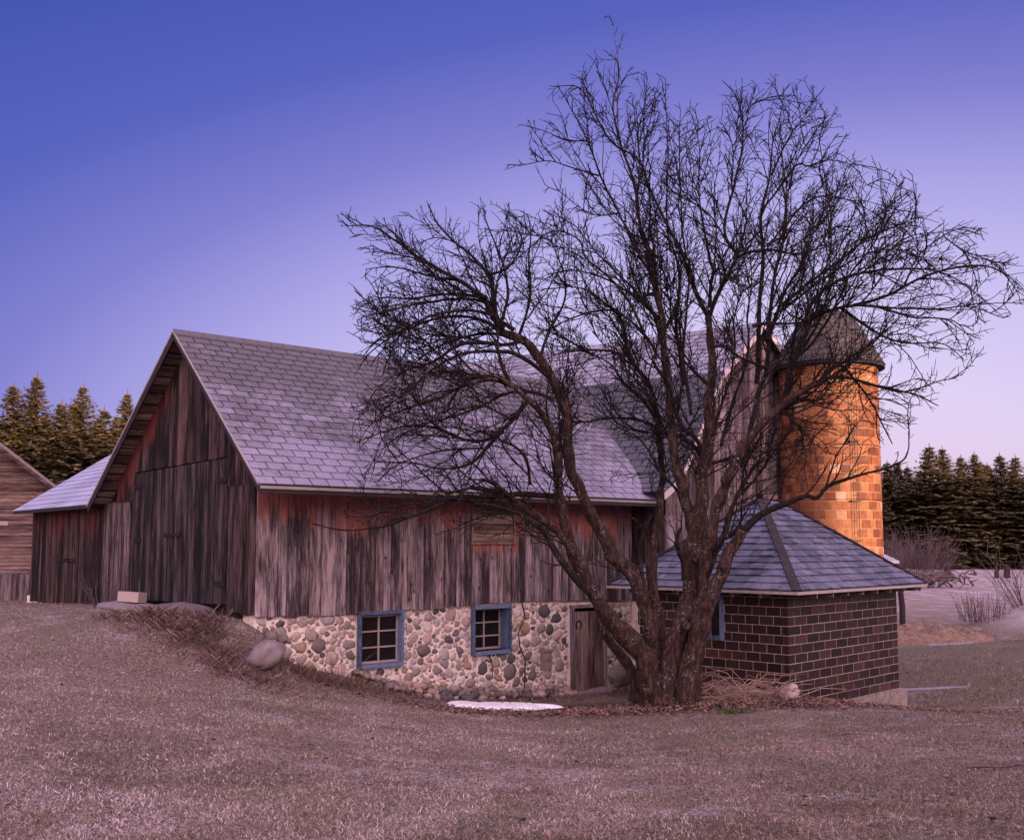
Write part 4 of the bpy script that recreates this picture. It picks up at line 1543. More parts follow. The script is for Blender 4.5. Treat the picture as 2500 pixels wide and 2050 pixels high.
for s in (-1, 1):
    ee = (-SW / 2 + s * (SW / 2 + 0.45), EH - 0.45 * SLP + 0.07)
    rr = (-SW / 2, EH + SW / 2 * SLP + 0.07)
    mb.hexa([(ee[0], -0.54, ee[1] - 0.12), (rr[0], -0.54, rr[1] - 0.12), (rr[0], -0.505, rr[1] - 0.12), (ee[0], -0.505, ee[1] - 0.12),
             (ee[0], -0.54, ee[1]), (rr[0], -0.54, rr[1]), (rr[0], -0.505, rr[1]), (ee[0], -0.505, ee[1])], rt(rng))
mb.build('barge_board', M['wood_siding'], shed)
mb = MB()
mb.box(-2.55, -1.75, -0.04, -0.028, 0.60, 0.72)
mb.build('patch_board', M['trim'], shed)

# ---------------------------------------------------------------- small white-roofed shed beyond the silo
ws = empty('white_shed', 'small pale shed with light metal roof beyond the silo', 'shed', (17.0, 50.0, -2.88), 0.0)
mb = MB()
mb.box(-3.0, 1.25, 0.35, 3.2, -0.3, 2.10)
mb.build('wall', M['white'], ws)
mb = MB()
ta, tb_, tc_, td_ = (-3.4, 0.0, 2.12), (1.62, 0.0, 2.12), (0.1, 1.9, 3.1), (-3.4, 1.9, 3.1)
te, tf = (1.62, 3.8, 2.12), (-3.4, 3.8, 2.12)
top_ = [ta, tb_, tc_, td_, te, tf]
mb.add(top_ + [(a, b, c - 0.12) for a, b, c in top_], [(0, 1, 2, 3), (1, 4, 2), (4, 5, 3, 2), (3, 2, 1, 0), (0, 6, 7, 1), (1, 7, 10, 4), (9, 6, 7, 8), (7, 10, 8), (10, 11, 9, 8)])
for k in range(1, 8):
    f_ = k / 8
    a, b = Vector(ta).lerp(Vector(td_), f_), Vector(tb_).lerp(Vector(tc_), f_)
    mb.bar(a + Vector((0, -.01, .012)), b + Vector((0, -.01, .012)), 0.05, 0.03)
mb.build('roof', mat_simple('pale metal roof', (0.50, 0.47, 0.56), 0.5, var=0.1), ws)

# ---------------------------------------------------------------- the bare apple tree
ENV = [(640, 1070), (655, 1100), (720, 1098), (820, 1090), (900, 1085), (1000, 1110), (1100, 1200), (1180, 1260), (1300, 1330), (1420, 1330), (1500, 1210), (1560, 1120), (1700, 1080),
       (1800, 1010), (1880, 970), (1870, 930), (1800, 960), (1840, 900), (1890, 880), (1935, 820), (1960, 760), (2010, 730), (2000, 690), (2075, 650), (2045, 610), (2110, 620), (2085, 540), (2030, 520), (2030, 475), (1960, 455), (1925, 430),
       (1885, 415), (1860, 350), (1795, 330), (1775, 270), (1735, 240), (1690, 205), (1650, 175), (1618, 175), (1600, 225), (1580, 172), (1545, 165), (1495, 165), (1490, 215), (1460, 240),
       (1420, 225), (1385, 205), (1340, 150), (1310, 110), (1285, 60), (1262, 55), (1240, 95), (1215, 125), (1240, 150), (1150, 175), (1130, 215), (1145, 250), (1070, 258), (1090, 300), (1070, 340), (1145, 350),
       (1150, 420), (1100, 445), (1060, 440), (990, 415), (880, 418), (830, 435), (760, 440), (720, 455), (730, 520), (765, 540), (740, 600), (730, 660), (755, 720), (750, 800), (720, 870), (690, 920), (700, 990), (790, 1010), (700, 1030)]
ENV = [(a * 1.181, b * 1.181) for a, b in ENV]
MW, MH, MS = 260, 190, 10.0
_yy, _xx = np.mgrid[0:MH, 0:MW]
_px, _py = (_xx + 0.5) * MS, (_yy + 0.5) * MS
_in = np.zeros((MH, MW), bool)
for i in range(len(ENV)):
    (x1, y1), (x2, y2) = ENV[i], ENV[(i + 1) % len(ENV)]
    cond = ((y1 > _py) != (y2 > _py))
    xi = (x2 - x1) * (_py - y1) / ((y2 - y1) if y2 != y1 else 1e-9) + x1
    _in ^= cond & (_px < xi)
_d = np.full((MH, MW), 1e9)
for i in range(len(ENV)):
    (x1, y1), (x2, y2) = ENV[i], ENV[(i + 1) % len(ENV)]
    ex, ey = x2 - x1, y2 - y1
    t_ = np.clip(((_px - x1) * ex + (_py - y1) * ey) / (ex * ex + ey * ey + 1e-9), 0, 1)
    _d = np.minimum(_d, np.hypot(_px - x1 - t_ * ex, _py - y1 - t_ * ey))
EDGE = np.where(_in, -_d, _d).tolist()
TOL = [0.0]


def blocked(p):
    """outside the crown's own outline, or inside a building"""
    if p.y < 13.5 or p.y > 22.5:
        return True
    px, py = project(p.x, p.y, p.z)
    i, j = int(px / MS), int(py / MS)
    if not (0 <= i < MW and 0 <= j < MH) or EDGE[j][i] > TOL[0]:
        return True
    q = p - C0
    x, y = q.dot(U), q.dot(V)
    if y > -1.0 and x > -0.6 and p.z < roof_z(max(y, -0.92)) + 0.15:
        return True
    if x > 9.2 and y > -1.5 and p.z < 5.8:
        return True
    q = p - HC
    x, y = q.dot(UH), q.dot(VH)
    if x > -0.6 and -0.6 < y < 4.1 and x < 5.2:
        e = min(x + HOV, y + HOV, HWL + HOV - y)
        if p.z < HZE + e * 0.83 + 0.1:
            return True
    return False


def TT(x, y): return (1350 + x / 2.893, 1150 + y / 2.893)
def BB(x, y): return (750 + x / 2.48, 700 + y / 2.48)
def CC(x, y): return (1350 + x / 2.671, 600 + y / 2.671)
def DD(x, y): return (1250 + x / 1.41, 60 + y / 1.41)
def EE(x, y): return (1850 + x / 1.234, 500 + y / 1.234)
def ZZ(x, y): return (800 + x / 2.17, 400 + y / 2.17)


# (function, points, start radius m, end radius m, start depth offset, end depth offset)
LIMBS = [
    # thick stems
    ([TT(715, 1640), TT(700, 1480), TT(660, 1340), TT(590, 1235), TT(480, 1130), TT(400, 1050), TT(350, 950), TT(290, 880)], 0.235, 0.120, 0.0, -0.6),
    ([TT(590, 1620), TT(565, 1420), TT(490, 1310), TT(410, 1220), TT(360, 1130), TT(340, 1020), TT(325, 940)], 0.105, 0.065, 0.4, 0.1),
    ([TT(290, 880), TT(200, 800), TT(110, 700), TT(40, 600), BB(1490, 1580), BB(1430, 1480), BB(1330, 1400), BB(1240, 1355), BB(1150, 1335), BB(1060, 1310)], 0.085, 0.020, -0.6, -1.2),
    ([TT(310, 890), TT(235, 740), TT(170, 610), BB(1580, 1560), BB(1480, 1440), BB(1360, 1370), BB(1280, 1310), BB(1180, 1250), BB(1060, 1222), BB(985, 1215)], 0.10, 0.035, -0.6, -1.0),
    ([TT(200, 690), TT(130, 520), TT(95, 400), TT(60, 270), TT(30, 120), BB(1520, 1140), BB(1520, 1000), BB(1490, 880), BB(1430, 770), BB(1350, 690), BB(1260, 610), BB(1150, 555), BB(1010, 570), BB(900, 620), BB(780, 690), BB(620, 730), BB(450, 800)], 0.115, 0.012, -0.6, -1.6),
    ([TT(720, 1330), TT(705, 1180), TT(680, 1040), TT(640, 890), TT(570, 740), TT(470, 635), TT(390, 545), TT(330, 430), TT(270, 300), TT(210, 190), TT(160, 60), BB(1600, 1080), BB(1575, 950), BB(1580, 820), BB(1545, 690), BB(1490, 560), BB(1410, 410), BB(1310, 320), BB(1180, 265)], 0.150, 0.066, 0.2, -0.5),
    ([TT(790, 1660), TT(830, 1450), TT(850, 1280), TT(880, 1130), TT(930, 980), TT(960, 840), TT(1005, 650), TT(1030, 450), TT(1040, 250), TT(1050, 80), CC(960, 1500), CC(985, 1380), CC(1030, 1200), CC(1015, 1000), CC(1040, 850), CC(1030, 650), CC(1012, 470)], 0.215, 0.065, -0.1, 0.6),
    ([TT(950, 1670), TT(960, 1450), TT(1000, 1280), TT(1040, 1120), TT(1085, 960), TT(1140, 820), TT(1215, 680), TT(1275, 550), TT(1345, 410)], 0.205, 0.085, -0.25, -0.5),
    ([TT(860, 1620), TT(850, 1400), TT(800, 1250), TT(770, 1150), TT(730, 1000), TT(700, 830), TT(690, 650), TT(720, 480), TT(760, 320), TT(755, 160), TT(780, 20)], 0.15, 0.062, 0.5, 1.3),
    ([TT(1000, 1550), TT(1010, 1300), TT(1020, 1050), TT(1060, 850), TT(1070, 650), TT(1105, 480), TT(1140, 330), TT(1180, 190), TT(1240, 60), CC(1100, 1560), CC(1190, 1410), CC(1310, 1220), CC(1440, 1085), CC(1560, 990), CC(1660, 935), CC(1736, 890)], 0.14, 0.045, 0.1, -0.9),
    ([TT(1345, 410), TT(1440, 320), TT(1560, 265), TT(1736, 185), EE(150, 875), EE(180, 888), EE(205, 850), EE(260, 828), EE(310, 812), EE(380, 797), EE(440, 772), EE(452, 738)], 0.075, 0.010, -0.5, -1.4),
    ([TT(1215, 470), TT(1290, 430), TT(1350, 400)], 0.05, 0.06, -0.2, -0.5),
    ([TT(1050, 900), TT(1080, 700), TT(1170, 500), TT(1225, 430), TT(1245, 300), TT(1320, 140), TT(1400, 0), CC(1300, 1440), CC(1400, 1380)], 0.10, 0.012, 0.1, -0.2),
    ([TT(960, 700), TT(950, 560), TT(990, 470), TT(985, 340), TT(930, 190), TT(880, 50), CC(800, 1470), CC(790, 1350), CC(775, 1200), CC(765, 1000), CC(735, 800), CC(722, 600), CC(700, 400), CC(655, 210), CC(600, 30), DD(500, 830), DD(440, 720), DD(425, 560), DD(400, 490), DD(370, 400), DD(340, 280), DD(375, 180), DD(355, 60), DD(348, 5)], 0.13, 0.0, 0.2, 1.0),
    ([TT(935, 760), TT(915, 640), TT(880, 540), TT(875, 450), TT(905, 400)], 0.06, 0.030, -0.3, -0.5),
    ([TT(660, 960), TT(640, 800), TT(620, 650), TT(610, 520), TT(660, 400), TT(700, 300)], 0.06, 0.020, 0.6, 0.9),
    # curved centre limb
    ([TT(780, 20), CC(705, 1430), CC(700, 1330), CC(675, 1220), CC(700, 1160), CC(670, 1060), CC(640, 910), CC(565, 820), CC(495, 740), CC(470, 620), CC(450, 470), CC(380, 410), CC(250, 430), CC(120, 470), CC(20, 520)], 0.070, 0.010, 1.3, 0.6),
    ([CC(495, 720), CC(400, 690), CC(250, 680), CC(100, 680), CC(0, 720)], 0.030, 0.008, 1.0, 0.7),
    ([CC(690, 1160), CC(600, 1010), CC(500, 940), CC(430, 850), CC(370, 760), CC(260, 710), CC(150, 640), CC(20, 580)], 0.035, 0.008, 1.2, 0.9),
    ([CC(700, 1220), CC(620, 1150), CC(470, 1120), CC(330, 1120), CC(200, 1150), CC(60, 1150)], 0.045, 0.008, 1.2, 0.8),
    ([CC(620, 1220), CC(540, 1200), CC(480, 1160)], 0.035, 0.016, 1.1, 0.6),
    ([CC(985, 1380), CC(920, 1310), CC(840, 1240), CC(740, 1210), CC(680, 1220)], 0.05, 0.035, 0.4, 1.1),
    ([CC(985, 1390), CC(940, 1250), CC(850, 1190), CC(790, 1080), CC(760, 900), CC(640, 760), CC(690, 720), CC(590, 560), CC(470, 460), CC(350, 380), CC(230, 280), CC(80, 260)], 0.05, 0.010, 0.4, -0.6),
    ([CC(1040, 1420), CC(1100, 1400), CC(1180, 1370), CC(1280, 1340), CC(1400, 1280)], 0.040, 0.008, 0.2, -0.7),
    # central uprights
    ([CC(1012, 470), CC(960, 370), CC(905, 230), CC(850, 70), DD(560, 745), DD(510, 640), DD(470, 560), DD(440, 455), DD(350, 420), DD(290, 320), DD(240, 210), DD(160, 212)], 0.050, 0.006, 0.6, 0.2),
    ([CC(1012, 470), CC(1045, 390), CC(1095, 270), CC(1190, 90), DD(775, 790), DD(720, 720), DD(760, 580), DD(795, 430), DD(795, 320), DD(770, 240), DD(722, 192)], 0.050, 0.006, 0.6, 1.3),
    ([DD(795, 320), DD(830, 270), DD(882, 258)], 0.012, 0.005, 1.2, 1.0),
    ([DD(440, 455), DD(430, 370), DD(460, 280), DD(455, 170)], 0.018, 0.005, 0.4, 0.0),
    ([CC(1020, 400), CC(1030, 250), CC(1060, 100), DD(690, 850), DD(660, 700), DD(640, 560), DD(650, 420), DD(620, 310)], 0.040, 0.006, 0.6, -0.5),
    ([CC(850, 900), CC(830, 700), CC(800, 560), CC(810, 380), CC(830, 200), CC(800, 40), DD(540, 780), DD(530, 620), DD(540, 440), DD(530, 300)], 0.040, 0.006, 0.6, 1.4),
    ([CC(900, 1100), CC(870, 900), CC(850, 740), CC(860, 540), CC(880, 350), CC(900, 150), DD(590, 760), DD(580, 600), DD(575, 420), DD(580, 290)], 0.035, 0.006, 0.3, 0.3),
    ([CC(735, 800), CC(700, 560), CC(650, 420), CC(560, 330), DD(520, 920), DD(440, 800), DD(370, 650), DD(310, 540), DD(260, 400), DD(200, 280), DD(158, 214)], 0.050, 0.006, 0.7, -0.6),
    ([DD(370, 650), DD(300, 660), DD(240, 640), DD(160, 570)], 0.018, 0.005, 0.0, -0.6),
    ([DD(300, 520), DD(200, 490), DD(120, 465), DD(30, 485)], 0.018, 0.005, -0.3, -0.8),
    ([DD(250, 400), DD(180, 400), DD(100, 360), DD(30, 345)], 0.014, 0.005, -0.5, -1.0),
    ([CC(590, 560), CC(470, 300), CC(330, 170), CC(200, 80), DD(240, 740), DD(150, 700), DD(80, 740), DD(30, 680)], 0.030, 0.006, -0.4, -1.2),
    ([CC(700, 480), CC(590, 380), CC(420, 250), CC(280, 190), CC(120, 150), CC(0, 180)], 0.030, 0.008, 0.8, 1.5),
    # left crown
    ([BB(1180, 265), BB(1110, 160), BB(1060, 50), ZZ(850, 720), ZZ(700, 620), ZZ(590, 555), ZZ(480, 500), ZZ(350, 400), ZZ(230, 320), ZZ(110, 330)], 0.065, 0.006, -0.5, -1.6),
    ([BB(1180, 265), BB(1130, 130), BB(1115, -20), ZZ(860, 590), ZZ(760, 480), ZZ(650, 400), ZZ(560, 290), ZZ(530, 210)], 0.055, 0.006, -0.5, 0.3),
    ([ZZ(860, 590), ZZ(960, 560), ZZ(1040, 420), ZZ(1000, 330)], 0.030, 0.006, -0.2, -0.4),
    ([BB(1310, 320), BB(1210, 360), BB(1060, 330), BB(900, 350), BB(800, 440), BB(690, 480), BB(540, 520), BB(420, 620)], 0.045, 0.008, -0.5, -2.2),
    ([BB(740, 465), BB(700, 390), BB(620, 300), BB(500, 280)], 0.020, 0.006, -1.5, -2.0),
    ([BB(1210, 300), BB(1080, 200), BB(900, 170), BB(740, 200), BB(600, 260), BB(430, 300), BB(340, 420)], 0.040, 0.007, -0.5, -1.0),
    ([BB(1100, 100), BB(960, 70), BB(800, 80), BB(640, 110), BB(500, 150), BB(330, 180)], 0.030, 0.006, -0.5, -1.8),
    ([BB(1330, 640), BB(1200, 580), BB(1080, 540), BB(960, 570), BB(880, 660), BB(850, 760)], 0.050, 0.015, -0.8, -1.6),
    ([BB(1340, 690), BB(1280, 760), BB(1180, 870), BB(1080, 940), BB(920, 920), BB(790, 850), BB(640, 830), BB(470, 870), BB(300, 940)], 0.050, 0.007, -0.8, -2.0),
    ([BB(1180, 870), BB(1100, 960), BB(1030, 1040), BB(940, 1090), BB(800, 1110), BB(650, 1060), BB(500, 1060)], 0.045, 0.007, -1.0, -2.0),
    ([BB(1060, 980), BB(960, 980), BB(800, 990), BB(620, 1040), BB(480, 1110)], 0.025, 0.006, -1.2, -1.6),
    ([BB(1350, 1200), BB(1340, 1050), BB(1260, 960), BB(1160, 930)], 0.035, 0.015, -0.8, -1.2),
    ([BB(1500, 1270), BB(1300, 1250), BB(1080, 1275), BB(900, 1265), BB(800, 1320), BB(680, 1370), BB(600, 1400), BB(480, 1455), BB(330, 1470), BB(180, 1470), BB(30, 1430)], 0.055, 0.007, -0.7, -2.0),
    ([BB(760, 1335), BB(640, 1310), BB(540, 1330), BB(420, 1330), BB(300, 1260)], 0.030, 0.006, -1.2, -1.6),
    ([BB(600, 1400), BB(500, 1350), BB(380, 1390), BB(250, 1390)], 0.022, 0.006, -1.6, -2.0),
    ([BB(1270, 1300), BB(1180, 1230), BB(1110, 1180), BB(1060, 1165)], 0.040, 0.028, -1.0, -1.1),
    ([BB(1230, 1260), BB(1100, 1240), BB(960, 1150), BB(880, 1060)], 0.028, 0.008, -1.0, -0.8),
    ([ZZ(985, 880), ZZ(860, 790), ZZ(720, 770), ZZ(560, 800), ZZ(420, 860), ZZ(290, 950), ZZ(190, 1030)], 0.040, 0.007, -0.6, -1.9),
    ([ZZ(1040, 950), ZZ(930, 900), ZZ(790, 900), ZZ(640, 940), ZZ(500, 1020), ZZ(380, 1120)], 0.038, 0.007, -0.6, 0.2),
    ([ZZ(880, 740), ZZ(760, 690), ZZ(600, 690), ZZ(430, 720), ZZ(290, 700), ZZ(170, 760)], 0.036, 0.007, -0.5, -0.2),
    ([ZZ(700, 620), ZZ(560, 600), ZZ(420, 560), ZZ(300, 540), ZZ(200, 560)], 0.026, 0.006, -0.8, -2.2),
    ([ZZ(930, 820), ZZ(960, 690), ZZ(940, 560), ZZ(890, 430), ZZ(840, 300), ZZ(812, 200)], 0.034, 0.006, -0.4, 0.6),
    ([ZZ(1010, 920), ZZ(1060, 780), ZZ(1080, 640), ZZ(1060, 500), ZZ(1080, 380), ZZ(1060, 270)], 0.036, 0.006, -0.4, -1.0),
    ([ZZ(1120, 1050), ZZ(1160, 900), ZZ(1240, 780), ZZ(1270, 640), ZZ(1230, 520), ZZ(1180, 400)], 0.036, 0.006, -0.2, 0.5),
    ([ZZ(1160, 1120), ZZ(1010, 1000), ZZ(860, 990), ZZ(700, 1000), ZZ(560, 1080), ZZ(430, 1200), ZZ(300, 1290)], 0.045, 0.007, -0.5, -2.3),
    ([ZZ(1190, 1250), ZZ(1080, 1200), ZZ(950, 1210), ZZ(800, 1290), ZZ(640, 1350), ZZ(470, 1380)], 0.040, 0.007, -0.6, 0.0),
    # right side
    ([CC(1440, 1085), CC(1540, 1090), CC(1555, 1150), CC(1640, 1190), CC(1630, 1260)], 0.040, 0.010, -0.5, -0.9),
    ([CC(1440, 1090), CC(1560, 1030), CC(1640, 1005), CC(1710, 1010)], 0.045, 0.030, -0.5, -0.8),
    ([EE(185, 539), EE(230, 480), EE(265, 490), EE(300, 535), EE(340, 590), EE(370, 650), EE(405, 720)], 0.040, 0.007, -0.9, -1.3),
    ([EE(190, 525), EE(260, 518), EE(340, 540), EE(400, 560), EE(470, 565), EE(545, 605)], 0.040, 0.007, -0.9, -1.6),
    ([EE(440, 562), EE(500, 550), EE(530, 535), EE(565, 525)], 0.018, 0.006, -1.3, -1.6),
    ([CC(1510, 1010), CC(1545, 880), CC(1550, 790), CC(1620, 640), CC(1680, 500), EE(150, 350), EE(215, 318), EE(290, 300), EE(350, 305), EE(440, 312), EE(540, 315), EE(640, 300), EE(740, 340)], 0.065, 0.006, -0.6, -1.8),
    ([EE(290, 300), EE(380, 280), EE(470, 230), EE(560, 195), EE(650, 178), EE(720, 190), EE(760, 225), EE(788, 278)], 0.035, 0.005, -1.0, -1.8),
    ([EE(440, 245), EE(480, 150), EE(560, 90), EE(620, 65), EE(668, 78)], 0.020, 0.005, -1.2, -1.0),
    ([EE(560, 95), EE(620, 140), EE(680, 160), EE(745, 180)], 0.014, 0.005, -1.1, -1.4),
    ([EE(250, 310), EE(330, 370), EE(400, 410), EE(480, 420), EE(560, 410), EE(620, 465)], 0.030, 0.005, -0.9, -1.0),
    ([EE(350, 305), EE(470, 340), EE(540, 340), EE(600, 350), EE(650, 415)], 0.022, 0.005, -1.2, -2.0),
    ([EE(140, 360), EE(160, 290), EE(230, 230), EE(330, 200), EE(440, 190), EE(560, 200), EE(650, 260), EE(740, 338)], 0.035, 0.005, -0.7, 0.2),
    ([CC(1330, 900), CC(1340, 700), CC(1345, 480), CC(1350, 300), CC(1372, 100), DD(862, 760), DD(855, 650), DD(890, 520), DD(895, 400), DD(930, 300), DD(935, 215)], 0.055, 0.006, 0.6, 1.0),
    ([CC(1250, 1400), CC(1290, 1180), CC(1330, 1000), CC(1400, 800), CC(1400, 600), CC(1480, 400), CC(1530, 250), CC(1640, 120), EE(130, 140), EE(200, 40), EE(260, -40)], 0.060, 0.006, 0.0, 0.8),
    ([CC(1400, 620), CC(1420, 400), CC(1440, 200), CC(1500, 20), EE(90, -60), EE(130, -180), EE(180, -260)], 0.045, 0.0, 0.2, 0.6),
    ([CC(1500, 380), CC(1620, 280), CC(1736, 190), EE(260, 160), EE(340, 90), EE(430, 60), EE(470, 40)], 0.035, 0.005, 0.2, -0.4),
    ([CC(1440, 450), CC(1560, 380), CC(1700, 260), EE(230, 200), EE(330, 140), EE(430, 130), EE(520, 170)], 0.030, 0.005, 0.1, -1.0),
    ([CC(1190, 90), CC(1270, 40), CC(1420, 20), CC(1560, 60), CC(1736, 30), EE(220, 60), EE(300, 70), EE(400, 10)], 0.035, 0.005, 0.9, 0.2),
    ([DD(860, 640), DD(920, 560), DD(985, 470), EE(150, -110), EE(210, -140), EE(290, -120), EE(330, -60)], 0.025, 0.005, 0.8, 0.2),
    ([DD(890, 520), DD(960, 380), EE(110, -230), EE(160, -290), EE(165, -330)], 0.020, 0.005, 0.9, 0.6),
    ([EE(60, 120), EE(110, 20), EE(180, -30), EE(270, -20), EE(360, 30)], 0.025, 0.005, 0.3, -0.6),
    ([CC(1100, 1300), CC(1140, 1120), CC(1200, 950), CC(1260, 800), CC(1280, 620), CC(1260, 430), CC(1300, 260), CC(1290, 80)], 0.040, 0.008, 0.4, 1.6),
    ([CC(1010, 900), CC(930, 830), CC(880, 780), CC(800, 700)], 0.035, 0.015, 0.6, 1.2),
    ([CC(1400, 800), CC(1200, 720), CC(1120, 640), CC(1040, 660)], 0.030, 0.012, -0.3, -1.0),
    ([CC(1300, 520), CC(1400, 500), CC(1520, 510), CC(1640, 500), CC(1736, 420)], 0.030, 0.010, -0.3, -1.0),
]

TREE_Y = 18.5
trng = random.Random(1234)


def resample(pts, step):
    out = [pts[0]]
    for a, b in zip(pts[:-1], pts[1:]):
        n = max(1, int((b - a).length / step))
        for k in range(1, n + 1):
            out.append(a.lerp(b, k / n))
    return out


def smooth_path(pts, it=2):
    for _ in range(it):
        q = [pts[0]]
        for a, b in zip(pts[:-1], pts[1:]):
            q += [a.lerp(b, 0.25), a.lerp(b, 0.75)]
        q.append(pts[-1])
        pts = q
    return pts


limbs3 = []
for (pp, r0, r1, d0, d1) in LIMBS:
    n = len(pp)
    seg = [0.0]
    for a, b in zip(pp[:-1], pp[1:]):
        seg.append(seg[-1] + math.hypot(a[0] - b[0], a[1] - b[1]))
    P = []
    for i, (x, y) in enumerate(pp):
        t = seg[i] / seg[-1]
        P.append(at_y(x, y, TREE_Y + d0 + (d1 - d0) * t))
    P = resample(smooth_path(P, 2), 0.09)
    limbs3.append((P, r0, r1))

trunk = MB()
crown = MB()
for li, (P, r0, r1) in enumerate(limbs3):
    n = len(P)
    R = [r0 + (r1 - r0) * (i / (n - 1)) ** 0.8 for i in range(n)]
    # wobble
    Q = []
    for i, p in enumerate(P):
        k = 0.35 * R[i] + 0.010
        Q.append(p + Vector((noise.noise(p * 2.3 + Vector((li, 0, 0))), noise.noise(p * 2.3 + Vector((0, li, 9))), noise.noise(p * 2.3 + Vector((5, 3, li))))) * k)
    limbs3[li] = (Q, r0, r1)
    if r0 >= 0.10:
        if pp_base := (Q[0].z < -2.4):
            for i in range(n):
                h = Q[i].z - Q[0].z
                R[i] *= 1 + 0.30 * math.exp(-(h / 0.22) ** 2)
        trunk.tube(resample(Q, 0.05) if False else Q, R, 22, jit=0.34, seed=li)
    else:
        crown.tube(Q, R, 9 if r0 > 0.03 else 6, jit=0.22, seed=li)
# root flare and pruning scars
for (x, y, d) in ((720, 1650, -0.05), (860, 1680, -0.25), (985, 1670, -0.15), (930, 1685, -0.3), (590, 1635, 0.35)):
    p = at_y(*TT(x, y), TREE_Y + d)
    p.z = gz(p.x, p.y) - 0.04
    rock(trunk, p, 0.15, 0.18, 0.15, trng, ICO3, 0.4)
cmain = at_y(*TT(860, 1350), TREE_Y + 0.05)
trunk.tube([cmain + Vector((0.02, 0.1, -0.9)), cmain + Vector((0, 0.1, -0.3)), cmain + Vector((-0.02, 0.12, 0.35))], [0.33, 0.22, 0.06], 20, jit=0.3)
for (x, y, r_, d) in ((948, 1092, 0.075, -0.42), (1200, 668, 0.055, -0.72), (890, 515, 0.060, -0.55), (1008, 628, 0.050, -0.22)):
    p = at_y(*TT(x, y), TREE_Y + d)
    trunk.tube([p + Vector((0, 0.12, 0)), p, p + Vector((0, -0.03, 0))], [r_ * 1.15, r_ * 1.1, r_ * 0.8], 12, jit=0.1)

UPV = Vector((0, 0, 1))
CC0 = Vector((2.4, 18.3, 2.0))


def rvec():
    while True:
        v = Vector((trng.uniform(-1, 1), trng.uniform(-1, 1), trng.uniform(-1, 1)))
        if 0.05 < v.length < 1:
            return v.normalized()


def grow(p, d, length, r0, level, up, step):
    n = max(2, int(length / step))
    pts = [p]
    q = p.copy()
    dirv = d.copy()
    for i in range(n):
        t = i / n
        dirv = (dirv + rvec() * (0.17 if level == 1 else 0.24) + UPV * (up * (1 - 1.5 * t)) * 0.16).normalized()
        q = q + dirv * step * trng.uniform(0.8, 1.2)
        if blocked(q):
            break
        pts.append(q.copy())
    return pts


def perp_dir(t, ang):
    a = rvec()
    pd_ = (a - t * a.dot(t))
    if pd_.length < 1e-3:
        pd_ = t.orthogonal()
    pd_.normalize()
    return (t * math.cos(ang) + pd_ * math.sin(ang)).normalized()


cnt = [0, 0, 0]


def emit(pts, r0, r1, n):
    k = len(pts) - 1
    crown.tube(pts, [r0 + (r1 - r0) * i / k for i in range(k + 1)], n, cap=False)


def spurs(pts, lvl):
    """short side twigs and fruiting spurs"""
    for i in range(1, len(pts)):
        if trng.random() < (0.36 if lvl == 2 else 0.32):
            t = (pts[i] - pts[i - 1]).normalized()
            d = perp_dir(t, math.radians(trng.uniform(35, 75)))
            p = pts[i - 1].lerp(pts[i], trng.random())
            L = trng.uniform(0.04, 0.13) if trng.random() < 0.6 else trng.uniform(0.12, 0.26)
            s = grow(p, d, L, 0.004, 3, 0.5, 0.055)
            if len(s) > 1:
                emit(s, 0.0062, 0.0044, 3)
                cnt[2] += 1


def level2(pts, r0, r1):
    n = len(pts)
    for i in range(1, n):
        m = 1 if trng.random() < 0.66 else 0
        for _ in range(m):
            t = (pts[i] - pts[i - 1]).normalized()
            d = perp_dir(t, math.radians(trng.uniform(24, 55)))
            L = trng.uniform(0.22, 0.75) * (1.0 - 0.45 * i / n)
            s = grow(pts[i], d, L, 0.006, 2, trng.uniform(-0.2, 0.9), 0.085)
            if len(s) > 1:
                emit(s, 0.0084, 0.0048, 3)
                cnt[1] += 1
                spurs(s, 2)


extra = []
for li, (P, r0, r1) in enumerate(limbs3):
    n = len(P)
    for i in range(6, n - 4):
        rr = r0 + (r1 - r0) * (i / (n - 1)) ** 0.8
        if not 0.022 < rr < 0.12 or P[i].z < 0.4 or trng.random() > 0.055:
            continue
        TOL[0] = trng.triangular(-60, 20, -10)
        t = (P[i] - P[i - 1]).normalized()
        out = (P[i] - CC0)
        out.y *= 0.4
        out.normalize()
        d = (perp_dir(t, math.radians(trng.uniform(15, 40))) + out * 0.35 + UPV * 0.15).normalized()
        sp = grow(P[i], d, trng.uniform(1.2, 3.2), 0.02, 1, trng.uniform(0.2, 0.9), 0.10)
        if len(sp) > 6:
            e0 = min(rr * 0.6, 0.030)
            extra.append((sp, e0, 0.008))
            crown.tube(sp, [e0 + (0.008 - e0) * k / (len(sp) - 1) for k in range(len(sp))], 6, jit=0.15, seed=li)
limbs3 += extra
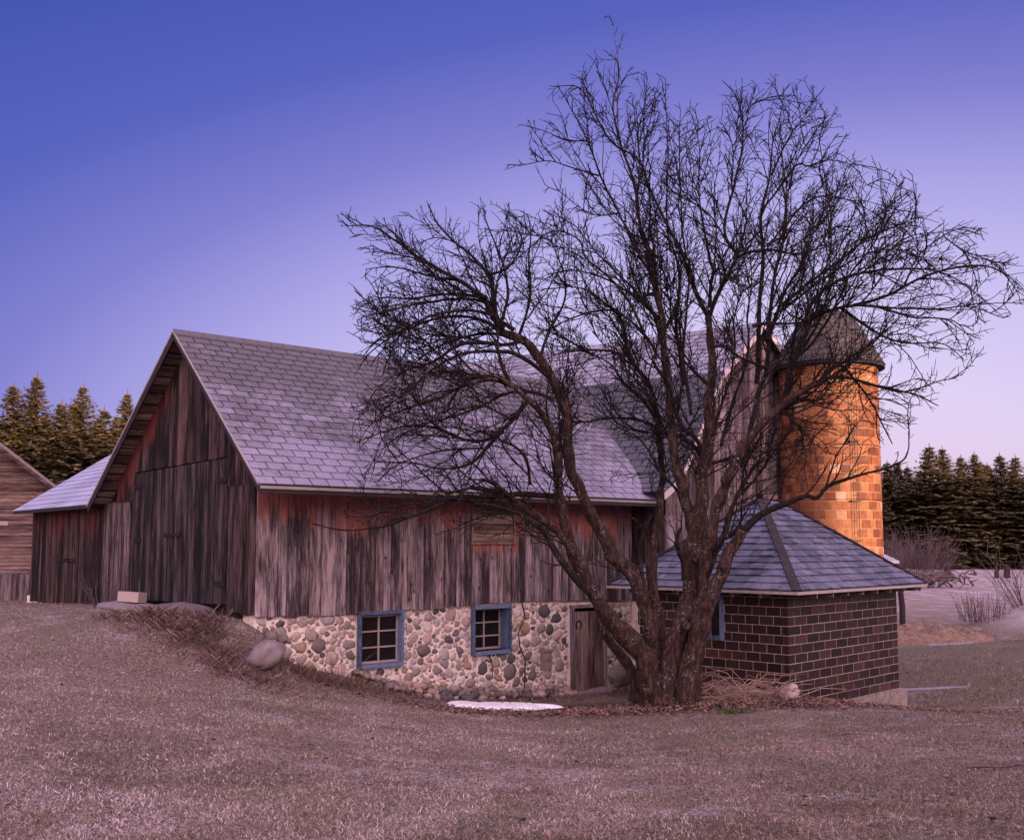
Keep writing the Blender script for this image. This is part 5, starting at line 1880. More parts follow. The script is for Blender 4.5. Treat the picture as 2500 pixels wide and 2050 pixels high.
for li, (P, r0, r1) in enumerate(limbs3):
    n = len(P)
    # whole limb sprays
    for i in range(3, n):
        rr = r0 + (r1 - r0) * (i / (n - 1)) ** 0.8
        pz = P[i].z
        if rr > 0.15 or pz < -0.9 or (rr > 0.11 and pz < 0.5):
            continue
        prob = 0.46 if rr < 0.05 else 0.33
        if P[i].x < 0.6 and pz > 1.6:
            prob *= 1.0 if P[i].x > -2.0 else 0.65
        if P[i].x < 0.0 and pz < 1.6:
            prob *= 0.45
        if P[i].x > 4.2 and pz < 1.3:
            prob *= 0.5
        if pz < 0.6 and P[i].x > 1.0 and P[i].x < 5.0:
            prob *= 0.22
        if trng.random() < prob:
            t = (P[i] - P[i - 1]).normalized()
            out = (P[i] - CC0)
            out.normalize()
            TOL[0] = trng.triangular(-70, 45, 10)
            d = (perp_dir(t, math.radians(trng.uniform(22, 58))) + out * 0.25 + UPV * 0.10).normalized()
            L = trng.uniform(0.5, 2.1) * (1.0 - 0.35 * i / n)
            droop = -0.5 if (P[i].x > 6.0 or P[i].x < 0.2) and trng.random() < 0.6 else trng.uniform(0.1, 0.9)
            s = grow(P[i], d, L, 0.01, 1, droop, 0.10)
            if len(s) > 2:
                b0 = min(max(rr * 0.55, 0.0115), 0.020)
                emit(s, b0, 0.0060, 4)
                cnt[0] += 1
                level2(s, b0, 0.004)
        if rr < 0.04 and trng.random() < (0.75 if P[i].z > 1.3 else 0.25):
            TOL[0] = trng.triangular(-60, 40, 10)
            t = (P[i] - P[i - 1]).normalized()
            s = grow(P[i], perp_dir(t, math.radians(trng.uniform(35, 70))), trng.uniform(0.15, 0.55), 0.006, 2, 0.4, 0.085)
            if len(s) > 1:
                emit(s, 0.0084, 0.0048, 3)
                spurs(s, 2)
print('tree branches', cnt, 'faces', len(crown.f), len(trunk.f))
tb = at_y(*TT(860, 1660), TREE_Y)
apple = empty('apple_tree', 'big bare old apple tree with many leaning stems before the barn', 'tree', (0, 0, 0))
trunk.build('trunk', M['bark'], apple, smooth=True)
crown.build('crown', M['branch'], apple, smooth=True)

# ---------------------------------------------------------------- spruces
def spruce_mesh(seed, H=10.0, R=2.3, bare=0.3):
    r = random.Random(seed)
    mb = MB()
    z = bare
    while z < H - 0.15:
        f = (H - z) / (H - bare)
        L0 = R * (f ** 0.92) + 0.05
        nb = 7 + int(8 * f + r.random() * 2)
        for k in range(nb):
            a = r.uniform(0, 2 * math.pi)
            L = L0 * r.choice((r.uniform(0.5, 1.0), r.uniform(0.75, 1.22)))
            if f > 0.05 and r.random() < 0.08:
                continue
            rise = 0.55 * (1 - f) - 0.28 * f + r.uniform(-0.12, 0.12)
            zj = z
            zb = z
            ca, sa = math.cos(a), math.sin(a)
            zo = r.uniform(-0.22, 0.22) * min(1, f * 3)
            shade = r.uniform(0.1, 0.9)
            ns = max(5, int(L / 0.13))
            for s in range(ns):
                t = (s + r.random()) / ns
                if t < 0.18 and f > 0.3:
                    continue
                d = L * t
                zz = z + zo + rise * d - 0.16 * d * d / max(L, 0.3) + 0.10 * t ** 3 * L
                for side in (-1, 1):
                    spread = r.uniform(0.35, 1.15) * side
                    sl = r.uniform(0.22, 0.52) * (0.55 + 0.6 * (1 - t)) * (0.25 + 0.75 * min(1, f * 2.0))
                    dx, dy = math.cos(a + spread), math.sin(a + spread)
                    dz = r.uniform(-0.55, 0.12)
                    w = r.uniform(0.05, 0.11) * (0.35 + 0.65 * min(1, f * 2.5))
                    bx, by = ca * d, sa * d
                    ox, oy = -dy * w, dx * w
                    tip = (bx + dx * sl, by + dy * sl, zz + dz * sl)
                    m1 = (bx + dx * sl * 0.45 + ox, by + dy * sl * 0.45 + oy, zz + dz * sl * 0.45 + r.uniform(-.05, .05))
                    m2 = (bx + dx * sl * 0.45 - ox, by + dy * sl * 0.45 - oy, zz + dz * sl * 0.45 - r.uniform(-.02, .07))
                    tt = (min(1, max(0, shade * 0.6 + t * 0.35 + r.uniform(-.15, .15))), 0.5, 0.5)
                    mb.add([(bx, by, zz), m1, tip, m2], [(0, 1, 2, 3)], tt)
        z += r.uniform(0.13, 0.22) * (0.55 + 0.6 * f)
    # leader
    for k in range(7):
        a = r.uniform(0, 6.28)
        w = 0.02
        zz = H - 0.4 + 0.06 * k
        mb.add([(0, 0, zz), (0.13 * math.cos(a), 0.13 * math.sin(a), zz + 0.15), (0, 0, zz + 0.05)], [(0, 1, 2)], (0.7, .5, .5))
    mb.tube([(0, 0, H - 0.6), (0, 0, H + 0.22)], [0.03, 0.010], 5, tint=(0.2, .5, .5))
    me = mb.mesh('crown')
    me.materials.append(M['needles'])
    tm = MB()
    tm.tube([(0, 0, -0.5), (0, 0, H * 0.5), (0, 0, H - 0.3)], [0.17, 0.11, 0.02], 8)
    t = tm.mesh('trunk', True)
    t.materials.append(M['spruce_trunk'])
    return me, t


SPR = [spruce_mesh(100 + i, 10.0, 2.35 + 0.35 * ((i * 2) % 3)) for i in range(6)]


def spruce(x, y, top_z, label, group, kind, rz, wide=1.0):
    g = gz(x, y)
    o = empty('spruce_tree', label, 'tree', (x, y, g), rz, group)
    s = (top_z - g) / 10.3
    o.scale = (s * wide, s * wide, s)
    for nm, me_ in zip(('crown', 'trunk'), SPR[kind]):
        c = bpy.data.objects.new(nm, me_)
        COL.objects.link(c)
        c.parent = o
    return o


srng = random.Random(77)
GL = 'sunlit spruces behind the left sheds'
left = [(-38, 945), (35, 925), (92, 900), (152, 968), (205, 928), (255, 985), (312, 944), (350, 985), (395, 990), (-90, 940)]
for i, (px, py) in enumerate(left):
    p = at_y(px, py, 57 + srng.uniform(-1.5, 1.5))
    lb = {2: 'tallest golden-lit spruce, with twin tips, at far left', 6: 'golden-lit spruce just left of the barn gable'}.get(i, 'golden-lit spruce in the close row behind the left sheds')
    spruce(p.x, p.y, p.z, lb, GL, i % 6, srng.uniform(0, 6), srng.uniform(1.35, 1.75))
for i in range(9):
    p = at_y(-60 + i * 58 + srng.uniform(-15, 15), 990 + srng.uniform(-25, 25), 62 + srng.uniform(-1, 2))
    spruce(p.x, p.y, p.z, 'golden-lit spruce in the close row behind the left sheds', GL, (i + 1) % 6, srng.uniform(0, 6), 1.5)
GR = 'dark spruces along the far side of the right field'
right = [(2125, 1160), (2165, 1120), (2215, 1130), (2268, 1078), (2300, 1085), (2345, 1105), (2378, 1098), (2410, 1125), (2440, 1100), (2478, 1105), (2520, 1110), (2560, 1100), (2190, 1118), (2600, 1120)]
for i, (px, py) in enumerate(right):
    p = at_y(px, py, 86 + (4 if i in (1, 2, 7, 12) else 0) + srng.uniform(-1, 1))
    lb = {3: 'broad dark spruce standing tallest in the right row, orange-tipped', 0: 'dark spruce half hidden behind the silo edge'}.get(i, 'dark spruce with sunlit tip in the row across the right field')
    spruce(p.x, p.y, p.z, lb, GR, i % 6, srng.uniform(0, 6), 1.85 if i != 3 else 2.0)
for i in range(9):
    p = at_y(2130 + i * 55 + srng.uniform(-15, 15), 1135 + srng.uniform(-15, 20), 94 + srng.uniform(-1, 2))
    spruce(p.x, p.y, p.z, 'dark spruce with sunlit tip in the row across the right field', GR, (i + 2) % 6, srng.uniform(0, 6), 2.1)


# ---------------------------------------------------------------- shrubs, stems, weeds
def stems_mesh(name, n, hgt, spread, rad, seed, branchy=0.5, base_r=0.15, lean=0.0):
    r = random.Random(seed)
    mb = MB()
    for k in range(n):
        a = r.uniform(0, 2 * math.pi)
        br = base_r * math.sqrt(r.random())
        p = Vector((br * math.cos(a), br * math.sin(a), 0))
        h = hgt * r.uniform(0.55, 1.0)
        d = Vector((math.cos(a) * spread * r.random(), math.sin(a) * spread * r.random(), 1)).normalized()
        pts = [p]
        q = p.copy()
        m = 6
        for i in range(m):
            d = (d + Vector((r.uniform(-1, 1), r.uniform(-1, 1), r.uniform(-.3, .3))) * 0.12 + Vector((0, 0, -lean * i / m))).normalized()
            q = q + d * h / m
            pts.append(q.copy())
            if i > 1 and r.random() < branchy:
                d2 = (d + Vector((r.uniform(-1, 1), r.uniform(-1, 1), r.uniform(-.2, .6))) * 0.8).normalized()
                L = h * r.uniform(0.15, 0.4)
                mb.tube([q, q + d2 * L * .5, q + d2 * L + Vector((0, 0, 0.05 * L))], [rad * .6, rad * .5, rad * .35], 3, cap=False, tint=rt(r))
        mb.tube(pts, [rad * (1 - 0.6 * i / m) for i in range(m + 1)], 4, cap=False, tint=rt(r))
    return mb


def plant(name, mb, mat, p, label, cat, group=None, rz=0.0):
    o = mb.build(name, mat)
    o.location = p
    o.rotation_euler = (0, 0, rz)
    return tag(o, label, cat, group)


def onground(x, y, dz=0.0):
    return Vector((x, y, gz(x, y) + dz))


def at_ground(px, py):
    r = Vector(ray(px, py))
    t = 4.0
    for _ in range(60):
        p = r * t
        g = gz(p.x, p.y)
        nt2 = t * (g / p.z) if p.z < 0 else t + 1
        if abs(nt2 - t) < 0.01:
            break
        t = 0.5 * t + 0.5 * nt2
        t = min(t, 120)
    p = r * t
    return Vector((p.x, p.y, gz(p.x, p.y)))


p = at_ground(2365, 1480)
plant('willow_clump', stems_mesh('willow_clump', 75, 1.15, 0.42, 0.011, 3, 0.15, 0.85), M['twig'], Vector((16.9, 37.6, gz(16.9, 37.6))), 'fan of upright bare shoots on the frosty mound', 'shrub')
o = stems_mesh('bare_shrub', 60, 3.0, 0.95, 0.014, 4, 0.8, 0.4)
plant('bare_shrub', o, M['twig'], onground(20.35, 41.0), 'tall bare bush with drooping twigs at the right edge', 'shrub')
th = stems_mesh('thicket_shrub', 80, 3.2, 0.5, 0.014, 5, 0.9, 1.1)
me_t = th.mesh('thicket_shrub')
me_t.materials.append(M['twig'])
for i, (px, Y) in enumerate(((2165, 62), (2200, 63), (2235, 62), (2275, 64), (2150, 60))):
    q = at_y(px, 1385, Y)
    o = bpy.data.objects.new('thicket_shrub', me_t)
    COL.objects.link(o)
    o.location = (q.x, q.y, gz(q.x, q.y) - 0.05)
    o.rotation_euler = (0, 0, i * 1.3)
    o.scale = (1, 1, 0.75 + 0.12 * (i % 3))
    tag(o, 'leafless grey shrub in the thicket beyond the white shed', 'shrub', 'bare shrubs of the far thicket')
# gnarled brush pile / old roots at the field edge
bp = MB()
r = random.Random(8)
for k in range(90):
    a = r.uniform(0, 6.28)
    c = Vector((r.gauss(0, 1.7), r.gauss(0, 0.5), r.uniform(0.0, 0.9)))
    d = Vector((math.cos(a), math.sin(a) * 0.6, r.uniform(-0.3, 0.7))).normalized()
    L = r.uniform(0.4, 1.4)
    bp.tube([c, c + d * L * .4 + Vector((0, 0, r.uniform(-.1, .2))), c + d * L + Vector((0, 0, r.uniform(-.35, .1)))], [r.uniform(.03, .09), .04, .015], 6, tint=rt(r))
q = at_y(2245, 1405, 58)
plant('brush_pile', bp, M['twig'], onground(q.x, q.y, -0.1), 'tangled pile of gnarled brushwood at the field edge', 'brush pile')
for (px, py, Y, h, lb) in ((2312, 1404, 66, 0.75, 'short dark stump post beside the brush pile'), (2433, 1402, 66, 0.55, 'small dark post alone in the far field'), (2458, 1402, 66, 0.7, 'dark stump near the tall bare bush')):
    q = at_y(px, py, Y)
    mb = MB()
    r = random.Random(int(px))
    mb.tube([(0, 0, -0.3), (0.02, 0, h * .5), (0.05, 0, h)], [0.22 if h > .6 else .15, 0.2 if h > .6 else .14, 0.19 if h > .6 else .13], 9, jit=0.3)
    plant('stump_post', mb, M['post'], onground(q.x, q.y), lb, 'post')
mb = MB()
mb.tube([(0, 0, -0.6), (0.02, 0, 0.7), (-0.05, 0, 1.5)], [0.115, 0.11, 0.10], 9, jit=0.15)
mb.bar((-0.3, -0.1, 1.42), (0.1, -0.1, 1.46), 0.06, 0.05)
q = at_y(2202, 1490, 40)
plant('fence_post', mb, M['post'], onground(q.x, q.y), 'slim dark fence post right of the milk house', 'post')
# straw pile
mb = MB()
r = random.Random(9)
VV, FF = [], []
nx_, ny_ = 60, 26
for j in range(ny_):
    for i in range(nx_):
        x, y = (i / (nx_ - 1) - 0.5) * 5.0, (j / (ny_ - 1) - 0.5) * 2.4
        e = max(0, 1 - (x / 2.5) ** 2 - (y / 1.2) ** 2)
        h = 0.62 * e ** 0.6 * (1 + 0.5 * noise.noise(Vector((x * 1.5, y * 1.5, 3))) + 0.25 * noise.noise(Vector((x * 5, y * 5, 1)))) - 0.12
        VV.append((x, y, h))
for j in range(ny_ - 1):
    for i in range(nx_ - 1):
        FF.append((j * nx_ + i, j * nx_ + i + 1, (j + 1) * nx_ + i + 1, (j + 1) * nx_ + i))
mb.add(VV, FF)
for k in range(2600):
    i = r.randrange(len(VV))
    x, y, h = VV[i]
    if h < -0.05:
        continue
    a = r.uniform(0, 6.28)
    L = r.uniform(0.08, 0.22)
    d = Vector((math.cos(a) * L, math.sin(a) * L, r.uniform(-.04, .09)))
    c = Vector((x, y, h))
    mb.add([c, c + d + Vector((0.008, 0, 0.014)), c + d], [(0, 1, 2)], rt(r))
q = at_y(2275, 1555, 35.0)
plant('straw_pile', mb, M['straw'], Vector((q.x - 0.3, q.y, gz(q.x, q.y))), 'low heap of orange straw behind the milk house', 'straw pile')


def flat_patch(name, cx, cy, rx, ry, h, seed, mat, label, cat, kind=None, thick=True):
    r = random.Random(seed)
    n, rings = 56, 9
    VV, FF = [], []
    VV.append((cx, cy, gz(cx, cy) + h))
    ph = [r.uniform(0, 6.28) for _ in range(5)]
    for k in range(1, rings + 1):
        t = k / rings
        for i in range(n):
            a = 2 * math.pi * i / n
            w = 1 + 0.16 * math.sin(2 * a + ph[0]) + 0.07 * math.sin(3 * a + ph[1]) + 0.07 * math.sin(7 * a + ph[2]) + 0.05 * math.sin(13 * a + ph[3])
            x, y = cx + rx * w * t * math.cos(a), cy + ry * w * t * math.sin(a)
            z = gz(x, y) + h * (1 - t ** 4) + (0.02 * noise.noise(Vector((x * 2.5, y * 2.5, 0))) if k < rings else -0.03)
            VV.append((x, y, z))
    for i in range(n):
        FF.append((0, 1 + i, 1 + (i + 1) % n))
    for k in range(rings - 1):
        for i in range(n):
            a, b = 1 + k * n + i, 1 + k * n + (i + 1) % n
            FF.append((a, a + n, b + n, b))
    mb = MB()
    mb.add(VV, FF)
    return tag(mb.build(name, mat, smooth=True), label, cat, kind=kind)


flat_patch('snow_patch', -0.16, 20.05, 1.12, 0.80, 0.10, 2, M['snow'], 'last white lens of snow on the grass before the stone wall', 'snow patch')
ice = mat_simple('bluish ice', (0.17, 0.155, 0.20), 0.35, var=0.15)
flat_patch('puddle', 14.0, 34.3, 1.1, 0.75, 0.05, 3, ice, 'grey puddle in front of the straw pile', 'puddle', 'structure')
flat_patch('puddle', 9.75, 24.6, 0.85, 0.10, 0.03, 4, ice, 'thin icy puddle just right of the milk house', 'puddle', 'structure')


# boulders and cobbles
def boulder(name, loc, s, seed, mat, label, cat='boulder', rot=0.0, group=None, rz=0.0, rough=0.28):
    mb = MB()
    rock(mb, (0, 0, 0), *s, random.Random(seed), ICO3 if max(s) > 0.25 else ICO2, rough, rot)
    o = mb.build(name, mat, smooth=True)
    o.location = loc
    o.rotation_euler = (0, 0, rz)
    return tag(o, label, cat, group)


q = at_y(645, 1602, 17.75)
boulder('boulder', (q.x, q.y, q.z), (0.38, 0.30, 0.23), 57, M['boulder'], 'large rounded grey boulder below the barn corner', rot=0.5, rz=0.2, rough=0.3)
q = bw(-0.50, 2.0, -1.24)
boulder('step_stone', (q.x, q.y, q.z - 0.02), (0.52, 1.15, 0.17), 2, M['boulder'], 'broad flat step stone before the big barn door', 'step stone', rz=RZ_B)
q = bw(-0.58, 4.6, -1.30)
boulder('step_stone', (q.x, q.y, q.z - 0.02), (0.50, 1.25, 0.16), 3, M['boulder'], 'long low stone carrying the cinder block', 'step stone', rz=RZ_B)
q = at_y(1925, 1700, 18.85)
boulder('boulder', (q.x, q.y, q.z), (0.15, 0.15, 0.27), 4, M['boulder_pale'], 'pale upright boulder leaning on the milk house corner', rot=-0.5)
q = at_y(1878, 1716, 18.6)
boulder('boulder', (q.x, q.y, q.z), (0.13, 0.12, 0.09), 6, M['boulder_pale'], 'small pale rock amid dead stems by the milk house')
q = at_y(1748, 1690, 19.2)
boulder('boulder', (q.x, q.y, q.z), (0.12, 0.12, 0.13), 7, M['boulder'], 'small grey rock between apple trunk and milk house')
q = bw(9.15, -0.14, -3.0)
boulder('boulder', (q.x, q.y, q.z), (0.33, 0.13, 0.25), 8, M['boulder'], 'wide grey stone block right of the plank door', rz=RZ_B, rough=0.4)
q = bw(8.25, -0.22, -3.30)
boulder('door_sill', (q.x, q.y, q.z), (0.62, 0.20, 0.10), 9, M['boulder'], 'rough stone doorstep under the plank door', 'doorstep', rz=RZ_B)
q = bw(0.28, -0.12, -1.62)
boulder('boulder', (q.x, q.y, q.z), (0.13, 0.12, 0.12), 10, M['boulder'], 'dark bluish rock tucked under the barn corner')
rr = random.Random(13)
cob_meshes = []
for i in range(6):
    mb = MB()
    rock(mb, (0, 0, 0), 0.12, 0.10, 0.085, random.Random(200 + i), ICO2, 0.45, tint=((0.02, 0.12, 0.25, 0.15, 0.40, 0.70)[i], .5, .5))
    me_ = mb.mesh('cobble', True)
    me_.materials.append(M['stone'])
    cob_meshes.append(me_)
for row in range(3):
    x = 1.9 + row * 0.6
    while x < 7.3:
        s = rr.uniform(0.55, 1.15)
        x += 0.15 * s + rr.uniform(0.0, 0.06)
        if row == 2 and rr.random() < 0.45:
            continue
        yy = -0.10 - row * 0.15 + rr.uniform(-0.05, 0.03)
        q = bw(x, yy)
        o = bpy.data.objects.new('cobble', cob_meshes[rr.randrange(6)])
        COL.objects.link(o)
        o.location = (q.x, q.y, gz(q.x, q.y) + (0.15 - row * 0.055) * 1.0)
        o.rotation_euler = (rr.uniform(-.5, .5), rr.uniform(-.5, .5), rr.uniform(0, 6.28))
        o.scale = (s, s, s * rr.uniform(0.8, 1.15))
        tag(o, 'fieldstone cobble loose along the foot of the stone wall', 'stone', 'loose cobbles along the foot of the stone wall')
# cinder block on the flat stone
mb = MB()
Lb, Wb, Hb = 0.56, 0.24, 0.20
wl = 0.035
mb.box(-Lb / 2, Lb / 2, -Wb / 2, -Wb / 2 + wl, 0, Hb)
mb.box(-Lb / 2, Lb / 2, Wb / 2 - wl, Wb / 2, 0, Hb)
for xx in (-Lb / 2, -wl / 2, Lb / 2 - wl):
    mb.box(xx, xx + wl, -Wb / 2 + wl, Wb / 2 - wl, 0, Hb)
mb.box(-Lb / 2 + wl, Lb / 2 - wl, -Wb / 2 + wl, Wb / 2 - wl, 0, Hb * 0.6)
q = bw(-0.60, 4.30, -1.16)
o = mb.build('cinder_block', M['block'])
o.location = q
o.rotation_euler = (0.05, -0.04, RZ_B + math.radians(115))
tag(o, 'pale hollow concrete block lying on the flat stone by the barn door', 'concrete block')

# dead stems heaped between the tree and the milk house
mb = MB()
r = random.Random(15)
for k in range(170):
    c = at_y(r.gauss(1812, 55), 1715, 18.75 + r.uniform(-.35, .35))
    c.z = gz(c.x, c.y) + r.uniform(0, 0.10)
    a = r.choice((0, math.pi)) + r.gauss(0, 0.5)
    L = r.uniform(0.3, 0.95)
    lift = r.uniform(0.05, 0.55)
    m = c + Vector((math.cos(a) * L * .5, math.sin(a) * L * .25, lift * L * 0.9))
    e = c + Vector((math.cos(a) * L, math.sin(a) * L * .5, lift * L * r.uniform(0.0, 1.1)))
    mb.tube([c, m, e], [0.008, 0.007, 0.005], 4, cap=False, tint=rt(r))
tag(mb.build('stem_heap', M['stick']), 'heap of broken dead plant stems between apple trunk and milk house', 'dead stems')
mb = stems_mesh('twig_shrub', 16, 0.75, 0.9, 0.007, 21, 0.8, 0.15)
q = bw(-0.7, 5.9)
plant('twig_shrub', mb, M['twig'], onground(q.x, q.y), 'small leafless shrub left of the concrete block', 'shrub')
for i, (x, lb) in enumerate(((6.9, 'wispy leafless shrub against the stone wall by the plank door'), (1.35, 'low twiggy shrub under the first blue window'))):
    mb = stems_mesh('twig_shrub', 12, 0.7, 1.1, 0.005, 22 + i, 0.8, 0.2)
    q = bw(x, -0.45)
    plant('twig_shrub', mb, M['twig'], onground(q.x, q.y), lb, 'shrub')
mb = stems_mesh('twig_shrub', 26, 0.55, 1.2, 0.004, 27, 0.8, 0.5)
q = hw(2.2, -0.45)
plant('twig_shrub', mb, M['twig'], onground(q.x, q.y), 'thin leafless weeds along the right block wall', 'shrub')
# water shoots round the trunk
# fallen sticks on the lawn
for i, (px, py, lb) in enumerate(((2440, 1880, 'dead forked branch lying on the lawn at right'), (2080, 1795, 'thin dead twig on the grass below the milk house'), (1620, 1830, 'short dark stick on the grass below the apple tree'))):
    q = at_ground(px, py)
    mb = MB()
    r = random.Random(60 + i)
    pts_ = [Vector((-0.32 + 0.16 * k, 0.05 * r.uniform(-1, 1), 0.03 + 0.02 * r.random())) for k in range(5)]
    mb.tube(pts_, [0.016, 0.014, 0.011, 0.009, 0.005], 5)
    for k in (1, 2, 3):
        d = Vector((r.uniform(0.05, 0.2), r.choice((-1, 1)) * r.uniform(0.06, 0.16), r.uniform(0.0, 0.06)))
        mb.tube([pts_[k], pts_[k] + d], [0.008, 0.004], 4)
    o = mb.build('fallen_branch', M['twig'], smooth=True)
    o.location = q
    o.rotation_euler = (0, 0, 0.3 * i)
    o.scale = (1, 1, 1) if i == 0 else (0.7, 0.7, 0.7)
    tag(o, lb, 'branch')


# ---------------------------------------------------------------- ground cover (stuff)
def tri_cloud(name, P0, P1, P2, P3, tints, mat, label):
    n = len(P0)
    Vv = np.stack([P0, P1, P2, P3], 1).reshape(-1, 3)
    Fq = np.arange(n * 4).reshape(n, 4)
    me = bpy.data.meshes.new(name)
    me.vertices.add(n * 4)
    me.vertices.foreach_set('co', Vv.astype(np.float32).ravel())
    me.loops.add(n * 4)
    me.loops.foreach_set('vertex_index', Fq.ravel().astype(np.int32))
    me.polygons.add(n)
    me.polygons.foreach_set('loop_start', (np.arange(n) * 4).astype(np.int32))
    me.polygons.foreach_set('loop_total', np.full(n, 4, np.int32))
    me.update(calc_edges=True)
    at = me.color_attributes.new("tint", 'FLOAT_COLOR', 'POINT')
    arr = np.ones((n * 4, 4), np.float32)
    arr[:, :3] = np.repeat(tints, 4, 0)
    at.data.foreach_set('color', arr.ravel())
    me.materials.append(mat)
    o = bpy.data.objects.new(name, me)
    COL.objects.link(o)
    return tag(o, label, name.replace('_', ' '), kind='stuff')


nrng = np.random.default_rng(5)


def vnoise(x, y, s, seed):
    """cheap smooth noise in 0..1"""
    k = np.random.default_rng(seed).uniform(-1, 1, (8, 3))
    out = np.zeros_like(x)
    for i, (a, b, c) in enumerate(k):
        f = s * (0.6 + 0.35 * i)
        out += np.sin(f * (a * x + b * y) * 2.2 + 6.28 * c + 1.7 * np.sin(f * (b * x - a * y) * 1.3 + i)) / (1 + 0.25 * i)
    out /= 4.6
    return np.clip(0.5 + 0.5 * out, 0, 1)


def inside_buildings(x, y):
    dx, dy = x - C0.x, y - C0.y
    bx, by = dx * U.x + dy * U.y, dx * V.x + dy * V.y
    a = (bx > 0) & (by > 0)
    a |= (bx > 9.7) & (by > PV) & (bx < 17)
    dx, dy = x - HC.x, y - HC.y
    hx_, hy_ = dx * UH.x + dy * UH.y, dx * VH.x + dy * VH.y
    a |= (hx_ > -0.1) & (hx_ < HWR + .1) & (hy_ > -0.1) & (hy_ < HWL + .1)
    a |= ((x + 0.16) / 1.05) ** 2 + ((y - 20.05) / 0.74) ** 2 < 1.0
    return a


def scatter(n, y0, y1, dens_pow, half=0.56):
    Y = 1.0 / (1.0 / y0 - nrng.random(n) * (1.0 / y0 - 1.0 / y1)) if dens_pow is None else y0 + (y1 - y0) * nrng.random(n) ** dens_pow
    X = (nrng.random(n) * 2 - 1) * half * Y
    k = ~inside_buildings(X, Y)
    return X[k], Y[k]


def blades(X, Y, hgt, wid, lean, tint, label, name, mat, droop=0.5):
    n = len(X)
    Z = ground_z(X, Y) - 0.004
    a = nrng.random(n) * 2 * np.pi
    b = nrng.random(n) * 2 * np.pi
    L = hgt
    ln = lean
    dx, dy = np.cos(a) * ln * L, np.sin(a) * ln * L
    dz = L * np.sqrt(np.maximum(1 - np.minimum(ln, 0.97) ** 2, 0.03))
    wx, wy = np.cos(b) * wid, np.sin(b) * wid
    P0 = np.stack([X - wx, Y - wy, Z], 1)
    P1 = np.stack([X + wx, Y + wy, Z], 1)
    P2 = np.stack([X + wx * .35 + dx, Y + wy * .35 + dy, Z + dz], 1)
    P3 = np.stack([X - wx * .35 + dx, Y - wy * .35 + dy, Z + dz * (1 - 0.15 * droop)], 1)
    return tri_cloud(name, P0, P1, P2, P3, tint, mat, label)


# lawn
Xs, Ys = [], []
for (n, a, b) in ((330000, 5.2, 24.0), (70000, 12.0, 30.0)):
    x, y = scatter(n, a, b, None)
    Xs.append(x)
    Ys.append(y)
X = np.concatenate(Xs)
Y = np.concatenate(Ys)
fro = vnoise(X, Y, 1.3, 1) * 0.35 + vnoise(X, Y, 4.1, 2) * 0.65
grn = vnoise(X, Y, 0.7, 3)
n = len(X)
ptc = vnoise(X, Y, 0.45, 41) * 0.5 + vnoise(X, Y, 1.9, 42) * 0.5
t0 = 0.05 + 0.80 * (fro - 0.5) + 0.55 * (ptc - 0.45) + 0.72 * nrng.random(n) + 0.16 * np.clip((2 - X) / 7, -0.8, 1)
t0 = np.where((grn + 0.03 * (X + 1) > 0.58) & (nrng.random(n) < 0.42), 0.15 * nrng.random(n), t0)
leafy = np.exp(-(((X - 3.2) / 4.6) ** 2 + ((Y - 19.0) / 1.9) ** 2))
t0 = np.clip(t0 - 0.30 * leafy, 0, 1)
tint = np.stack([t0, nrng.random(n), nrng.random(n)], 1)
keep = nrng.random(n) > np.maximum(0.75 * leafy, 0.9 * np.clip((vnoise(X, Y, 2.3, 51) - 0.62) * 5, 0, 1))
X, Y, tint = X[keep], Y[keep], tint[keep]
n = len(X)
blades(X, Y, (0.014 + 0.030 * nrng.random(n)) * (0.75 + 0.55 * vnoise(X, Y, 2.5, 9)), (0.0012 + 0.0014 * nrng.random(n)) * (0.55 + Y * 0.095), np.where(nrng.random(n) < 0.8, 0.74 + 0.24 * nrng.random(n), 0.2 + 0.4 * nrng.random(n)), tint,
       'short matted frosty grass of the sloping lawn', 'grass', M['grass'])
# tufts of the damp turf and the frosted field behind the milk house
X2, Y2 = scatter(60000, 22.0, 70.0, None)
k = (X2 > 6.0 + (Y2 - 22) * 0.12)
X2, Y2 = X2[k], Y2[k]
n = len(X2)
fz = np.clip((Y2 - 34) / 12, 0, 1)
t2 = np.clip(0.05 + 0.55 * nrng.random(n) ** 1.3 + 0.35 * fz + 0.5 * (vnoise(X2, Y2, 0.9, 31) - 0.5), 0, 1)
blades(X2, Y2, (0.03 + 0.07 * nrng.random(n)) * (0.5 + vnoise(X2, Y2, 1.4, 33)), 0.004 + 0.005 * nrng.random(n) * (Y2 / 25), 0.55 + 0.42 * nrng.random(n), np.stack([t2, nrng.random(n), nrng.random(n)], 1),
       'rough turf and frosted field grass beyond the milk house', 'field_grass', M['grass'])
# long dead grass on the bank below the barn corner
bx_, by_ = nrng.normal(0, 1, 6500), nrng.normal(0, 1, 6500)
X = -5.5 + 0.85 * bx_ - 0.25 * by_
Y = 18.0 + 0.50 * by_ - 0.40 * bx_
x2 = -3.4 + 0.45 * nrng.normal(0, 1, 1500)
y2 = 18.55 + 0.24 * nrng.normal(0, 1, 1500) + (x2 + 3.4) * 0.7
X, Y = np.r_[X, x2], np.r_[Y, y2]
k = ~inside_buildings(X, Y)
X, Y = X[k], Y[k]
cl = vnoise(X, Y, 3.0, 12)
k = cl > 0.34
X, Y, cl = X[k], Y[k], cl[k]
n = len(X)
tint = np.stack([np.clip(0.0 + 0.75 * nrng.random(n) ** 1.4, 0, 1), nrng.random(n), nrng.random(n)], 1)
blades(X, Y, 0.08 + 0.30 * nrng.random(n) * cl, 0.003 + 0.004 * nrng.random(n), 0.68 + 0.30 * nrng.random(n), tint, 'long brown dead grass on the bank below the barn door', 'dead_grass', M['dry_grass'])
